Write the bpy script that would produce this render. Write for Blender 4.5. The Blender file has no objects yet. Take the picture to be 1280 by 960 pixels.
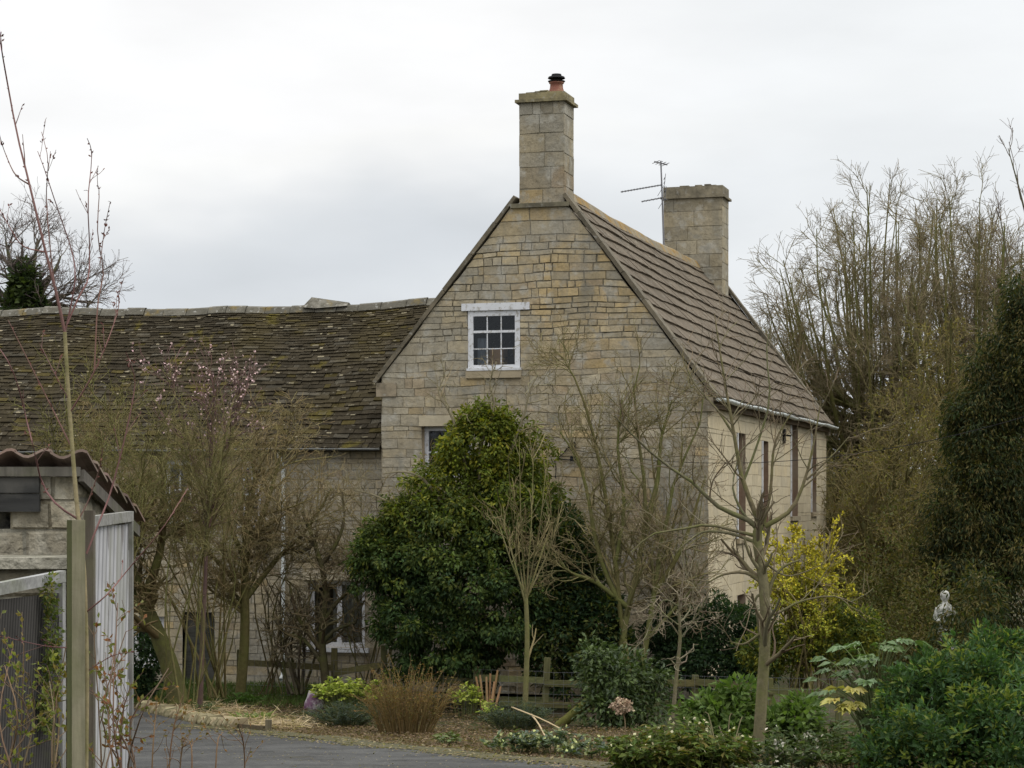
import bpy, math, numpy as np
R = math.radians
sc = bpy.context.scene
COL = sc.collection
F, CX, CY, CZ = 2600.0, 640.0, 620.0, 3.7          # focal length and horizon of the view, in 1280-wide pixels
rng = np.random.default_rng(11)

# ------------------------------------------------------------------ helpers
def gz(x, y):
    """height of the ground"""
    x = np.asarray(x, float); y = np.asarray(y, float)
    z = np.where(y < 33, 2.1 - .0636 * np.clip(y, -5, 33), 0.0)
    t = np.clip((y - 58) / 90, 0, 1)
    return z + t * t * (3 - 2 * t) * 4.5

def P(px, py, Y):
    return np.array([(px - CX) / F * Y, Y, CZ + (CY - py) / F * Y])

def G(px, Y):
    x = (px - CX) / F * Y
    return np.array([x, Y, float(gz(x, Y))])

def nrm(a):
    return a / np.maximum(np.linalg.norm(a, axis=-1, keepdims=True), 1e-9)

class MB:
    """collects quads; build() links them as one mesh object"""
    def __init__(self):
        self.v = []; self.f = []; self.c = []; self.n = 0
    def add(self, V, Fq, col=None):
        V = np.asarray(V, float).reshape(-1, 3); Fq = np.asarray(Fq, int).reshape(-1, 4)
        self.v.append(V); self.f.append(Fq + self.n); self.n += len(V)
        if col is None: col = (1, 1, 1)
        c = np.asarray(col, float)
        if c.ndim == 1: c = c[None]
        if len(c) == 1: c = np.tile(c, (len(V), 1))
        self.c.append(c)
        return self
    def quad(self, a, b, c, d, col=None):
        return self.add([a, b, c, d], [[0, 1, 2, 3]], col)
    def box(self, x0, x1, y0, y1, z0, z1, col=None, m=None):
        V = np.array([[x, y, z] for z in (z0, z1) for y in (y0, y1) for x in (x0, x1)], float)
        if m is not None: V = np.array([m(*p) for p in V])
        return self.add(V, [[0,2,3,1],[4,5,7,6],[0,1,5,4],[2,6,7,3],[0,4,6,2],[1,3,7,5]], col)
    def bar(self, a, b, w, h, col=None, up=(0, 0, 1)):
        a = np.asarray(a, float); b = np.asarray(b, float); t = nrm(b - a)
        s = nrm(np.cross(t, np.asarray(up, float))); n = np.cross(s, t)
        V = [p + s * i * w / 2 + n * j * h / 2 for p in (a, b) for j in (-1, 1) for i in (-1, 1)]
        return self.add(V, [[0,1,3,2],[4,6,7,5],[0,4,5,1],[2,3,7,6],[0,2,6,4],[1,5,7,3]], col)
    def tubes(self, pts, rad, k=5, col=None):
        pts = np.asarray(pts, float); rad = np.asarray(rad, float)
        if pts.ndim == 2: pts = pts[None]; rad = rad[None]
        B, N, _ = pts.shape
        t = nrm(np.gradient(pts, axis=1))
        ref = np.where(np.abs(t[..., 2:3]) < .92, np.array([0, 0, 1.]), np.array([1., 0, 0]))
        ref = np.broadcast_to(ref[:, :1], t.shape)
        a = nrm(np.cross(t, ref)); b = np.cross(t, a)
        th = np.arange(k) * 2 * np.pi / k
        V = pts[:, :, None] + rad[:, :, None, None] * (np.cos(th)[:, None] * a[:, :, None] + np.sin(th)[:, None] * b[:, :, None])
        base = (np.arange(B) * N * k)[:, None, None] + (np.arange(N - 1) * k)[None, :, None]
        i = np.arange(k); j = (i + 1) % k
        Fq = np.stack([base + i, base + j, base + j + k, base + i + k], -1)
        c = None
        if col is not None:
            c = np.asarray(col, float)
            if c.ndim == 2 and len(c) > 1: c = np.repeat(c, N * k, axis=0)
        return self.add(V, Fq, c)
    def lathe(self, o, prof, k=16, col=None):
        o = np.asarray(o, float); th = np.arange(k) * 2 * np.pi / k
        V = np.array([[o[0] + r * np.cos(a), o[1] + r * np.sin(a), o[2] + z] for r, z in prof for a in th])
        i = np.arange(k); j = (i + 1) % k
        Fq = np.concatenate([np.stack([i + m*k, j + m*k, j + m*k + k, i + m*k + k], -1) for m in range(len(prof) - 1)])
        return self.add(V, Fq, col)
    def leaves(self, p, d, n, L, W, col, fold=.12):
        p = np.asarray(p, float); d = nrm(d); s = nrm(np.cross(d, n)); n = np.cross(s, d)
        L = np.broadcast_to(L, (len(p),))[:, None]; W = np.broadcast_to(W, (len(p),))[:, None]
        m = p + d * L * .48
        V = np.stack([p, m + s * W / 2 + n * W * fold, p + d * L - n * L * .08, m - s * W / 2 + n * W * fold], 1)
        Fq = np.arange(len(p) * 4).reshape(-1, 4)
        c = np.asarray(col, float)
        c = np.repeat(c, 4, axis=0) if c.ndim == 2 and len(c) > 1 else c
        return self.add(V, Fq, c)
    def build(self, name, mat, parent=None, smooth=False):
        me = bpy.data.meshes.new(name)
        V = np.concatenate(self.v); Fq = np.concatenate(self.f); C = np.concatenate(self.c)
        me.vertices.add(len(V)); me.vertices.foreach_set('co', V.astype(np.float32).ravel())
        me.loops.add(len(Fq) * 4); me.loops.foreach_set('vertex_index', Fq.astype(np.int32).ravel())
        me.polygons.add(len(Fq)); me.polygons.foreach_set('loop_start', (np.arange(len(Fq)) * 4).astype(np.int32))
        me.polygons.foreach_set('use_smooth', np.full(len(Fq), bool(smooth)))
        me.update(calc_edges=True)
        at = me.color_attributes.new('tint', 'FLOAT_COLOR', 'POINT')
        at.data.foreach_set('color', np.concatenate([C, np.ones((len(C), 1))], 1).astype(np.float32).ravel())
        me.materials.append(mat)
        o = bpy.data.objects.new(name, me); COL.objects.link(o)
        if parent is not None: o.parent = parent
        return o

def tag(o, label, cat, group=None):
    o['label'] = label; o['category'] = cat
    if group: o['group'] = group
    return o
def thing(name, label, cat, loc=(0, 0, 0), rz=0, group=None):
    o = bpy.data.objects.new(name, None); COL.objects.link(o)
    o.location = loc; o.rotation_euler = (0, 0, rz); o.empty_display_size = .2
    return tag(o, label, cat, group)
def struct(o, kind='structure'):
    o['kind'] = kind; return o

# ------------------------------------------------------------------ materials
def mat(name, color=None, rough=.8, spec=.3, noise=(), bump=(), tint=True, metal=0):
    """noise: list of (scale, lo, hi, colour, amount, detail); bump: list of (scale, strength, distance)"""
    m = bpy.data.materials.new(name); m.use_nodes = True; nt = m.node_tree; N = nt.nodes; L = nt.links
    bs = N['Principled BSDF']; bs.inputs['Roughness'].default_value = rough
    bs.inputs['Specular IOR Level'].default_value = spec; bs.inputs['Metallic'].default_value = metal
    tc = N.new('ShaderNodeTexCoord').outputs['Object']
    if tint:
        a = N.new('ShaderNodeAttribute'); a.attribute_name = 'tint'; cur = a.outputs['Color']
        if color is not None:
            mx = N.new('ShaderNodeMix'); mx.data_type = 'RGBA'; mx.blend_type = 'MULTIPLY'; mx.inputs[0].default_value = 1
            L.new(cur, mx.inputs[6]); mx.inputs[7].default_value = (*color, 1); cur = mx.outputs[2]
    else:
        rgb = N.new('ShaderNodeRGB'); rgb.outputs[0].default_value = (*color, 1); cur = rgb.outputs[0]
    for (scale, lo, hi, c, amt, det) in noise:
        n = N.new('ShaderNodeTexNoise'); n.inputs['Detail'].default_value = det; n.inputs['Roughness'].default_value = .6
        if isinstance(scale, tuple):
            mp = N.new('ShaderNodeMapping'); mp.inputs['Scale'].default_value = scale
            L.new(tc, mp.inputs['Vector']); L.new(mp.outputs[0], n.inputs['Vector']); n.inputs['Scale'].default_value = 1
        else:
            L.new(tc, n.inputs['Vector']); n.inputs['Scale'].default_value = scale
        r = N.new('ShaderNodeMapRange'); r.inputs[1].default_value = lo; r.inputs[2].default_value = hi
        r.inputs[3].default_value = 0; r.inputs[4].default_value = amt; L.new(n.outputs['Fac'], r.inputs[0])
        mx = N.new('ShaderNodeMix'); mx.data_type = 'RGBA'; L.new(r.outputs[0], mx.inputs[0]); L.new(cur, mx.inputs[6])
        if isinstance(c, (int, float)):
            ml = N.new('ShaderNodeMix'); ml.data_type = 'RGBA'; ml.blend_type = 'MULTIPLY'; ml.inputs[0].default_value = 1
            L.new(cur, ml.inputs[6]); ml.inputs[7].default_value = (c, c, c, 1); L.new(ml.outputs[2], mx.inputs[7])
        else:
            mx.inputs[7].default_value = (*c, 1)
        cur = mx.outputs[2]
    L.new(cur, bs.inputs['Base Color'])
    prev = None
    for (scale, st, dist) in bump:
        n = N.new('ShaderNodeTexNoise'); n.inputs['Detail'].default_value = 6; L.new(tc, n.inputs['Vector']); n.inputs['Scale'].default_value = scale
        b = N.new('ShaderNodeBump'); b.inputs['Strength'].default_value = st; b.inputs['Distance'].default_value = dist
        L.new(n.outputs['Fac'], b.inputs['Height'])
        if prev: L.new(prev, b.inputs['Normal'])
        prev = b.outputs[0]
    if prev: L.new(prev, bs.inputs['Normal'])
    return m

M = {}
M['stone'] = mat('limestone', None, .92, .12, [(7, .3, .7, .66, .9, 8), (1.0, .46, .64, (.225, .213, .18), .72, 7),
                 (3.4, .52, .64, (.34, .325, .28), .7, 8), (26, .5, .72, .62, .7, 5), (1.7, .57, .70, (.105, .10, .08), .6, 8), (5, .6, .7, (.13, .10, .06), .5, 6), ((2.6, 2.6, .35), .52, .68, (.15, .14, .11), .5, 6)],
                 [(9, .7, .03), (45, .5, .010)])
M['pale'] = mat('pale_limestone', None, .92, .12, [(7, .35, .65, .8, .8, 8), (.9, .48, .68, (.29, .265, .205), .5, 6), (25, .55, .75, .72, .6, 4), ((2, 2, .5), .55, .7, (.24, .215, .16), .5, 6)],
                [(14, .4, .015), (60, .3, .005)])
M['slate'] = mat('stone_slate', None, .95, .06, [(6, .35, .65, .55, .8, 6), (11, .62, .69, (.17, .155, .12), .6, 5), (.6, .5, .66, (.050, .040, .018), .6, 7),
                 (1.6, .605, .69, (.08, .066, .014), .75, 7)], [(18, .9, .03)])
M['tile'] = mat('roof_stone', None, .92, .1, [(5, .3, .7, .7, .8, 7), (9, .60, .68, (.31, .30, .25), .6, 6), (2.5, .58, .7, (.10, .095, .075), .6, 6), (.8, .5, .7, .72, .6, 4)], [(30, .5, .008)])
M['lichen'] = mat('lichen_stone', None, .9, .2, [(5, .42, .58, (.065, .06, .045), .8, 6), (11, .6, .68, (.31, .305, .28), .7, 5), (2.2, .58, .68, (.16, .11, .02), .6, 5)], [(20, .6, .015)])
M['coping'] = mat('coping_stone', None, .9, .2, [(4, .4, .65, (.065, .058, .042), .8, 6), (10, .6, .7, (.28, .275, .25), .5, 5)], [(18, .5, .015)])
M['ridge'] = mat('ridge_tile', None, .9, .2, [(3, .45, .62, (.2, .115, .02), .75, 6), (9, .6, .7, (.25, .24, .2), .5, 5)], [(18, .5, .012)])
M['white'] = mat('white_paint', (.52, .53, .55), .7, .15, [(14, .53, .62, (.25, .23, .19), .75, 8), (3, .4, .7, .8, .7, 5)], tint=False)
M['plastic'] = mat('pale_gutter', (.5, .53, .52), .5, .4, [(4, .5, .7, (.2, .21, .18), .7, 5)], tint=False)
M['glass'] = None
M['black'] = mat('black_iron', (.015, .015, .016), .8, .1, tint=False)
M['metal'] = mat('weathered_metal', (.16, .16, .17), .5, .5, tint=False, metal=.6)
M['terra'] = mat('terracotta', (.17, .07, .05), .85, .2, [(8, .5, .65, (.3, .2, .13), .5, 5)], tint=False)
M['bark'] = mat('bark', None, .92, .06, [(14, .35, .65, .6, .8, 6), (3, .46, .62, (.10, .11, .03), .55, 5)], [(30, .6, .01)])
M['twig'] = mat('twig', None, .9, .06)
def leaf_mat(name, rough, spec, tr):
    m = mat(name, None, rough, spec); nt = m.node_tree; N = nt.nodes; L = nt.links
    a = N.new('ShaderNodeAttribute'); a.attribute_name = 'tint'
    ml = N.new('ShaderNodeMix'); ml.data_type = 'RGBA'; ml.blend_type = 'MULTIPLY'; ml.inputs[0].default_value = 1; L.new(a.outputs['Color'], ml.inputs[6]); ml.inputs[7].default_value = (1.5, 1.7, .7, 1)
    t = N.new('ShaderNodeBsdfTranslucent'); L.new(ml.outputs[2], t.inputs['Color'])
    mx = N.new('ShaderNodeMixShader'); mx.inputs[0].default_value = tr; L.new(N['Principled BSDF'].outputs[0], mx.inputs[1]); L.new(t.outputs[0], mx.inputs[2]); L.new(mx.outputs[0], N['Material Output'].inputs[0])
    return m
M['leaf'] = leaf_mat('leaf', .6, .12, .3)
M['gloss'] = leaf_mat('glossy_leaf', .42, .28, .2)
M['wood'] = mat('weathered_wood', None, .9, .2, [((28, 28, 2.2), .35, .65, .5, .85, 6), (2.5, .5, .68, (.075, .085, .03), .6, 5), (6, .55, .7, .6, .5, 5)], [(40, .4, .004)])
M['railwood'] = mat('weathered_rail', None, .9, .2, [((2.2, 28, 28), .35, .65, .5, .85, 6), (2.5, .5, .68, (.075, .085, .03), .6, 5)], [(40, .4, .004)])
M['oldwood'] = mat('dark_board', None, .85, .2, [((2, 20, 28), .35, .65, .45, .9, 6), (3, .5, .65, (.09, .085, .075), .5, 6)], [(40, .4, .004)])
M['cloth'] = mat('curtain_cloth', (.62, .59, .53), .95, .1, [((40, 40, 1), .4, .6, .75, .5, 2)], tint=False)
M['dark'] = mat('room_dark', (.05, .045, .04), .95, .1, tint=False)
M['flower'] = mat('flower', None, .7, .2)
def glass_mat():
    m = bpy.data.materials.new('window_glass'); m.use_nodes = True; nt = m.node_tree; N = nt.nodes; L = nt.links
    N.remove(N['Principled BSDF']); out = N['Material Output']
    g = N.new('ShaderNodeBsdfGlossy'); g.inputs['Roughness'].default_value = .03; g.inputs['Color'].default_value = (.9, .95, 1, 1)
    t = N.new('ShaderNodeBsdfTransparent'); t.inputs['Color'].default_value = (.8, .84, .86, 1)
    fr = N.new('ShaderNodeFresnel'); fr.inputs['IOR'].default_value = 1.5
    mx = N.new('ShaderNodeMixShader'); L.new(fr.outputs[0], mx.inputs[0]); L.new(t.outputs[0], mx.inputs[1]); L.new(g.outputs[0], mx.inputs[2])
    L.new(mx.outputs[0], out.inputs[0]); return m
M['glass'] = glass_mat()

# ------------------------------------------------------------------ world, sun, camera
w = bpy.data.worlds.new('World'); sc.world = w; w.use_nodes = True
nt = w.node_tree; N = nt.nodes; L = nt.links; N.clear()
SUN_EL, SUN_AZ = R(48), R(113)            # azimuth clockwise from +Y
sky = N.new('ShaderNodeTexSky'); sky.sky_type = 'NISHITA'; sky.sun_disc = False; sky.sun_elevation = SUN_EL; sky.sun_rotation = SUN_AZ
bgA = N.new('ShaderNodeBackground'); bgA.inputs[1].default_value = .1; L.new(sky.outputs[0], bgA.inputs[0])
tc = N.new('ShaderNodeTexCoord'); sep = N.new('ShaderNodeSeparateXYZ'); L.new(tc.outputs['Generated'], sep.inputs[0])
def math_n(op, a, b=None):
    n = N.new('ShaderNodeMath'); n.operation = op
    for i, v in enumerate((a, b)):
        if v is None: continue
        if isinstance(v, (int, float)): n.inputs[i].default_value = v
        else: L.new(v, n.inputs[i])
    return n.outputs[0]
def noise_n(scale, det, sx=1, sz=1):
    mp = N.new('ShaderNodeMapping'); mp.inputs['Scale'].default_value = (sx, sx, sz); L.new(tc.outputs['Generated'], mp.inputs[0])
    n = N.new('ShaderNodeTexNoise'); n.inputs['Scale'].default_value = scale; n.inputs['Detail'].default_value = det; n.inputs['Roughness'].default_value = .5
    L.new(mp.outputs[0], n.inputs[0]); return n.outputs['Fac']
el = sep.outputs[2]
warp = math_n('MULTIPLY', math_n('SUBTRACT', noise_n(5, 4, 1, 2.5), .5), .09)
tilt = math_n('MULTIPLY', sep.outputs[0], -.12)       # the grey band climbs to the right
e2 = math_n('ADD', math_n('ADD', el, warp), tilt)
ramp = N.new('ShaderNodeValToRGB'); rp = ramp.color_ramp; rp.interpolation = 'B_SPLINE'
stops = [(0, (.80, .83, .86)), (.085, (.78, .81, .84)), (.118, (.66, .695, .735)), (.145, (.73, .76, .79)), (.168, (.97, .97, .965)), (.198, (1.09, 1.085, 1.055)), (.4, (1.06, 1.06, 1.06)), (1, (1, 1, 1))]
rp.elements[0].position = 0; rp.elements[0].color = (*stops[0][1], 1); rp.elements[1].position = 1; rp.elements[1].color = (*stops[-1][1], 1)
for p_, c_ in stops[1:-1]:
    e_ = rp.elements.new(p_); e_.color = (*c_, 1)
L.new(e2, ramp.inputs[0])
# to the right the cloud is one even pale sheet
mr = N.new('ShaderNodeMapRange'); mr.inputs[1].default_value = -.02; mr.inputs[2].default_value = .13; L.new(math_n('ADD', sep.outputs[0], math_n('MULTIPLY', warp, .8)), mr.inputs[0])
mxr = N.new('ShaderNodeMix'); mxr.data_type = 'RGBA'; L.new(math_n('MULTIPLY', mr.outputs[0], .8), mxr.inputs[0]); L.new(ramp.outputs[0], mxr.inputs[6]); mxr.inputs[7].default_value = (.88, .905, .92, 1)
fine = N.new('ShaderNodeMapRange'); fine.inputs[1].default_value = .3; fine.inputs[2].default_value = .7; fine.inputs[3].default_value = .95; fine.inputs[4].default_value = 1.04
L.new(noise_n(9, 5, 1, 3), fine.inputs[0])
zen = N.new('ShaderNodeMapRange'); zen.inputs[1].default_value = .24; zen.inputs[2].default_value = .9; zen.inputs[3].default_value = 1; zen.inputs[4].default_value = 3.0; L.new(el, zen.inputs[0])
mul = N.new('ShaderNodeVectorMath'); mul.operation = 'SCALE'; L.new(mxr.outputs[2], mul.inputs[0]); L.new(math_n('MULTIPLY', fine.outputs[0], zen.outputs[0]), mul.inputs['Scale'])
bgB = N.new('ShaderNodeBackground'); bgB.inputs[1].default_value = 1.0; L.new(mul.outputs[0], bgB.inputs[0])
ms = N.new('ShaderNodeMixShader'); ms.inputs[0].default_value = .96; L.new(bgA.outputs[0], ms.inputs[1]); L.new(bgB.outputs[0], ms.inputs[2])
wo = N.new('ShaderNodeOutputWorld'); L.new(ms.outputs[0], wo.inputs[0])
sd = bpy.data.lights.new('sun', 'SUN'); sd.energy = 1.5; sd.angle = R(30); sd.color = (1, .94, .84)
so = bpy.data.objects.new('sun', sd); COL.objects.link(so)
so.rotation_euler = (R(90) - SUN_EL, 0, -SUN_AZ + R(180))
cam = bpy.data.cameras.new('camera'); co = bpy.data.objects.new('camera', cam); COL.objects.link(co); sc.camera = co
co.location = (0, 0, CZ); co.rotation_euler = (R(90), 0, 0)
cam.sensor_width = 36; cam.lens = 36 * F / 1280; cam.shift_y = (CY - 480) / 1280; cam.clip_start = .1; cam.clip_end = 3000
vs = sc.view_settings; vs.view_transform = 'Standard'; vs.look = 'None'; vs.exposure = .03; vs.gamma = 1; vs.use_curve_mapping = False
sc.render.engine = 'CYCLES'; sc.cycles.use_denoising = True; sc.cycles.max_bounces = 6; sc.cycles.transparent_max_bounces = 12
sc.cycles.use_adaptive_sampling = True; sc.cycles.adaptive_threshold = .015

# ------------------------------------------------------------------ ground and road
def sheet(xs, ys, zf, name, m):
    X, Y = np.meshgrid(xs, ys); V = np.stack([X, Y, zf(X, Y)], -1).reshape(-1, 3)
    nx = len(xs); i, j = np.meshgrid(np.arange(nx - 1), np.arange(len(ys) - 1)); b = (j * nx + i).ravel()
    return MB().add(V, np.stack([b, b + 1, b + nx + 1, b + nx], -1)).build(name, m, smooth=True)
M['ground'] = mat('soil', (.055, .042, .028), .95, .1, [(1.2, .42, .57, (.036, .05, .014), .9, 6), (9, .5, .65, (.10, .075, .05), .6, 5), (30, .55, .7, (.15, .12, .085), .5, 3)], [(12, .8, .04), (40, .6, .02)], tint=False)
ys = np.concatenate([np.arange(-12, 0, 4), np.arange(0, 60, .75), np.arange(60, 160, 6), np.geomspace(160, 900, 12)])
xs = np.concatenate([-np.geomspace(700, 42, 12), np.arange(-40, 40.1, .8), np.geomspace(42, 700, 12)])
struct(sheet(xs, ys, lambda X, Y: gz(X, Y) + .03 * np.sin(X * 1.3 + .7 * Y) * np.sin(Y * 1.1 - X * .4) * (Y > 25) - .03, 'ground', M['ground']))
M['asphalt'] = mat('asphalt', (.055, .055, .053), .95, .12, [(70, .4, .62, .5, .85, 5), ((.5, 1.2, 1), .45, .6, 1.45, .9, 7), (2.2, .5, .62, .6, .8, 8), (14, .58, .68, (.12, .11, .09), .6, 6), (1.1, .6, .68, (.06, .055, .035), .6, 8)], [(120, .5, .006)], tint=False)
M['moss'] = mat('mossy_edge', (.062, .058, .03), .95, .1, [(5, .45, .6, (.075, .07, .05), .7, 6), (40, .55, .7, (.15, .13, .09), .5, 3)], [(50, .7, .01)], tint=False)
E0 = np.array([-6.84, 36.3]); E1 = np.array([.92, 23.8]); ED = (E1 - E0) / np.linalg.norm(E1 - E0); EN = np.array([ED[1], -ED[0]])   # EN points over the road
if EN[1] > 0: EN = -EN
def road(s0, s1, w0, w1, dz, name, m, wob=0):
    S = np.arange(s0, s1, .3); W = np.linspace(w0, w1, 9); mb = MB(); nS = len(S)
    V = []
    for wv in W:
        ww = wv + (wob * (np.sin(S * 2.1) * .5 + np.sin(S * 5.3 + 1) * .3 + np.sin(S * .7)*.6) if wv in (W[0], W[-1]) else 0)
        xy = E0[None] + S[:, None] * ED[None] + np.asarray(ww).reshape(-1, 1) * EN[None]
        V.append(np.column_stack([xy, gz(xy[:, 0], xy[:, 1]) + dz + .02]))
    i, j = np.meshgrid(np.arange(nS - 1), np.arange(len(W) - 1)); b = (j * nS + i).ravel()
    return struct(mb.add(np.concatenate(V), np.stack([b, b + 1, b + nS + 1, b + nS], -1)).build(name, m, smooth=True))
road(-8, 42, .0, 5.2, .03, 'road', M['asphalt'], .05)
road(3.5, 42, -.12, .42, .036, 'mossy_road_edge', M['moss'], .2)
def edge(s, wv=0, dz=0):
    xy = E0 + s * ED + wv * EN
    return np.array([xy[0], xy[1], float(gz(*xy)) + dz])

# ------------------------------------------------------------------ the house
TH = math.atan2(765, F); c_, s_ = math.cos(TH), math.sin(TH)
HX, HY = .541, 38.7; A_ = 3.15; LEN = 15.66
def hu(px, py, v=0):                       # pixel on the gable plane -> (u, z)
    k = (px - CX) / F; u = (k * (HY + v * c_) - HX - v * s_) / (c_ + k * s_)
    return u, CZ + (CY - py) / F * (HY - u * s_ + v * c_)
def hv(px, py, u=A_):                      # pixel on the long side wall -> (v, z)
    k = (px - CX) / F; v = (k * (HY - u * s_) - HX - u * c_) / (s_ - k * c_)
    return v, CZ + (CY - py) / F * (HY - u * s_ + v * c_)
def world(u, v, z):
    return np.array([HX + u * c_ + v * s_, HY - u * s_ + v * c_, z])

PAL = {'ochre': (.42, .31, .15), 'buff': (.37, .31, .20), 'grey': (.30, .275, .215), 'brown': (.31, .235, .15), 'light': (.42, .37, .265)}
def pick(wts):
    ks = list(wts); p = np.array([wts[k] for k in ks], float); p /= p.sum()
    mean = sum(q * np.array(PAL[k]) for k, q in zip(ks, p))
    f = rng.uniform(.12, .78)
    return (np.array(PAL[ks[rng.choice(len(ks), p=p)]]) * f + mean * (1 - f)) * rng.uniform(.84, 1.12)

def blocks(mb, iv, z0, z1, mp, pal, hr=(.13, .24), lr=(.22, .6), brk=(), gap=.006, proud=.008, mort=(.27, .235, .165), bev=.008, mz=None):
    zs = [z0]; bks = sorted(b for b in brk if z0 < b < z1) + [z1]
    for b in bks:
        while zs[-1] < b - 1e-6:
            h = rng.uniform(*hr)
            zs.append(b if b - zs[-1] - h < hr[0] * .75 else zs[-1] + h)
    for za, zb in zip(zs[:-1], zs[1:]):
        for (b0, b1, t0, t1) in iv(za, zb):
            if b1 - b0 < .02: continue
            mb.quad(mp(b0, za, -.007 - proud * .3), mp(b1, za, -.007 - proud * .3), mp(t1, zb, -.007 - proud * .3), mp(t0, zb, -.007 - proud * .3), np.array(mort) * rng.uniform(.7, 1.1) * (mz(za) if mz else 1))
            Lw = b1 - b0; cuts = [0]
            while cuts[-1] < Lw:
                l = rng.uniform(*lr) * (1 if rng.random() > .12 else .5)
                cuts.append(Lw if Lw - cuts[-1] - l < lr[0] * .6 else cuts[-1] + l)
            lo_, hi_ = max(b0, t0), min(b1, t1); xs_c = [b0 + c for c in cuts[1:-1] if lo_ + .1 < b0 + c < hi_ - .1]
            bo = [b0] + xs_c + [b1]; to = [t0] + xs_c + [t1]
            for ba, bb_, ta, tb in zip(bo[:-1], bo[1:], to[:-1], to[1:]):
                gp = gap * rng.uniform(.3, 1.5)
                q = [[ba + gp, za + gp], [bb_ - gp, za + gp], [tb - gp, zb - gp], [ta + gp, zb - gp]]
                q = np.array(q); q += rng.uniform(-.006, .006, q.shape)
                cen = q.mean(0); qi = cen + (q - cen) * np.array([1 - bev / max(np.ptp(q[:, 0]), .05), 1 - bev / max(np.ptp(q[:, 1]), .05)])
                d = proud * rng.uniform(0, 1, 4) * .35 + proud * rng.uniform(-.4, .7)
                V = [mp(a, b, -.009 - proud * .4) for a, b in q] + [mp(a, b, dd) for (a, b), dd in zip(qi, d)]
                mb.add(V, [[4,5,6,7],[0,1,5,4],[1,2,6,5],[2,3,7,6],[3,0,4,7]], pal(cen[0], cen[1]))

house = thing('stone_house', 'tall gabled honey stone farmhouse with two chimneys and brown tiled roof', 'house', (HX, HY, 0), -TH)
# profile of the gable: eaves left/right, shoulder at the chimney
ZL, ZR, ZT, ZA = 5.95, 5.60, 9.10, 9.80
def lim(z):
    lo = -A_ if z <= ZL else -A_ + (z - ZL) / (ZA - ZL) * A_
    hi = A_ if z <= ZR else A_ - (z - ZR) / (ZA - ZR) * A_
    return lo, hi
wu0, wz1 = hu(585, 389); wu1, wz0 = hu(650, 462)
lu0, lz1 = hu(528, 533); lu1, _ = hu(590, 533); lz0 = lz1 - .98
openings = [(wu0, wu1, wz0, wz1), (lu0, lu1, lz0, lz1)]
def cut(lst, za, zb, ops):
    zm = (za + zb) / 2
    for (o0, o1, p0, p1) in ops:
        if p0 < zm < p1:
            nl = []
            for (a, b, c, d) in lst:
                if b <= o0 or a >= o1: nl.append((a, b, c, d)); continue
                if a < o0: nl.append((a, o0, c, o0))
                if b > o1: nl.append((o1, b, o1, d))
            lst = nl
    return lst
def gable_iv(za, zb):
    a, b = lim(za); c, d = lim(zb)
    return cut([(a, b, c, d)], za, zb, openings)
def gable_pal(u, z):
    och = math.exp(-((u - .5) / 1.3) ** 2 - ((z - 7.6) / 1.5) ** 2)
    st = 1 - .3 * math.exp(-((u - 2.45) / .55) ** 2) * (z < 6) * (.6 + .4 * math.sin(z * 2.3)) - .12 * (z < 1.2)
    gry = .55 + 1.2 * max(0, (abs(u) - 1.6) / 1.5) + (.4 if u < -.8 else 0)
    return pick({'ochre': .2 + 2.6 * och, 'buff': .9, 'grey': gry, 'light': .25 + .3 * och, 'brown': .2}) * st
mb = MB()
brk = [ZL, ZR, wz0, wz1, lz0, lz1]
def gm(u, z, d):
    return (u + .012 * math.sin(z * 5.3 + u), -d, z + (.016 * math.sin(u * 2.1 + z * 1.7) + .01 * math.sin(u * 5.7 - z * 3.1)) * min(1, max(0, z)))
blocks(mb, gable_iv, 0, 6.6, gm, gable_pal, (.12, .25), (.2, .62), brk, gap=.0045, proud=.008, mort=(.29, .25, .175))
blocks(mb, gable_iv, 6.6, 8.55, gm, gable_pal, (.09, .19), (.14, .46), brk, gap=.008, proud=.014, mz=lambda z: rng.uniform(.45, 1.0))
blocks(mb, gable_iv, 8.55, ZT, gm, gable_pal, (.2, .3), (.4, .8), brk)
mb.build('gable_wall', M['stone'], house)

# long side wall, pale stone
sw = []
for (pa, pb, pt, pbm) in ((921.5, 932, 541, 672), (952.5, 960.5, 551, 655), (988.5, 997.5, 531, 645), (1014, 1020.5, 537, 640)):
    va, zt = hv(pa, pt); vb, zb = hv(pb, pbm); sw.append((va, vb, zb, zt))
low = [(sw[0][0], sw[0][1], .7, 1.75), (sw[1][0], sw[1][1], .7, 1.75), (sw[2][0] + .1, sw[2][1], .02, 2.0)]
ops2 = sw + low
def side_pal(u, z):
    return (pick({'light': 1.2, 'buff': .8, 'grey': .2, 'ochre': .15}) * .4 + np.array((.41, .355, .25)) * .6) * 1.08
mb = MB(); sm_ = lambda u, z, d: (A_ + d, u, z)
blocks(mb, lambda za, zb: cut([(0.02, LEN, 0.02, LEN)], za, zb, ops2), 0, ZR - .05, sm_, side_pal, (.16, .28), (.35, .9), [o[2] for o in ops2] + [o[3] for o in ops2], gap=.003, proud=.003, mort=(.37, .33, .24))
mb.build('side_wall', M['pale'], house)
mb = MB()
blocks(mb, lambda za, zb: [(0, LEN, 0, LEN)], 0, ZL - .05, lambda u, z, d: (-A_ - d, u, z), gable_pal, (.25, .4), (.6, 1.2))
blocks(mb, lambda za, zb: [(*lim(za), *lim(zb))], 0, ZA - .08, lambda u, z, d: (u, LEN + d, z), gable_pal, (.25, .4), (.6, 1.2))
mb.build('rear_wall', M['stone'], house)
MB().quad((-A_, .4, .05), (A_, .4, .05), (A_, LEN - .2, .05), (-A_, LEN - .2, .05)).build('floor', M['dark'], house)
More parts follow.
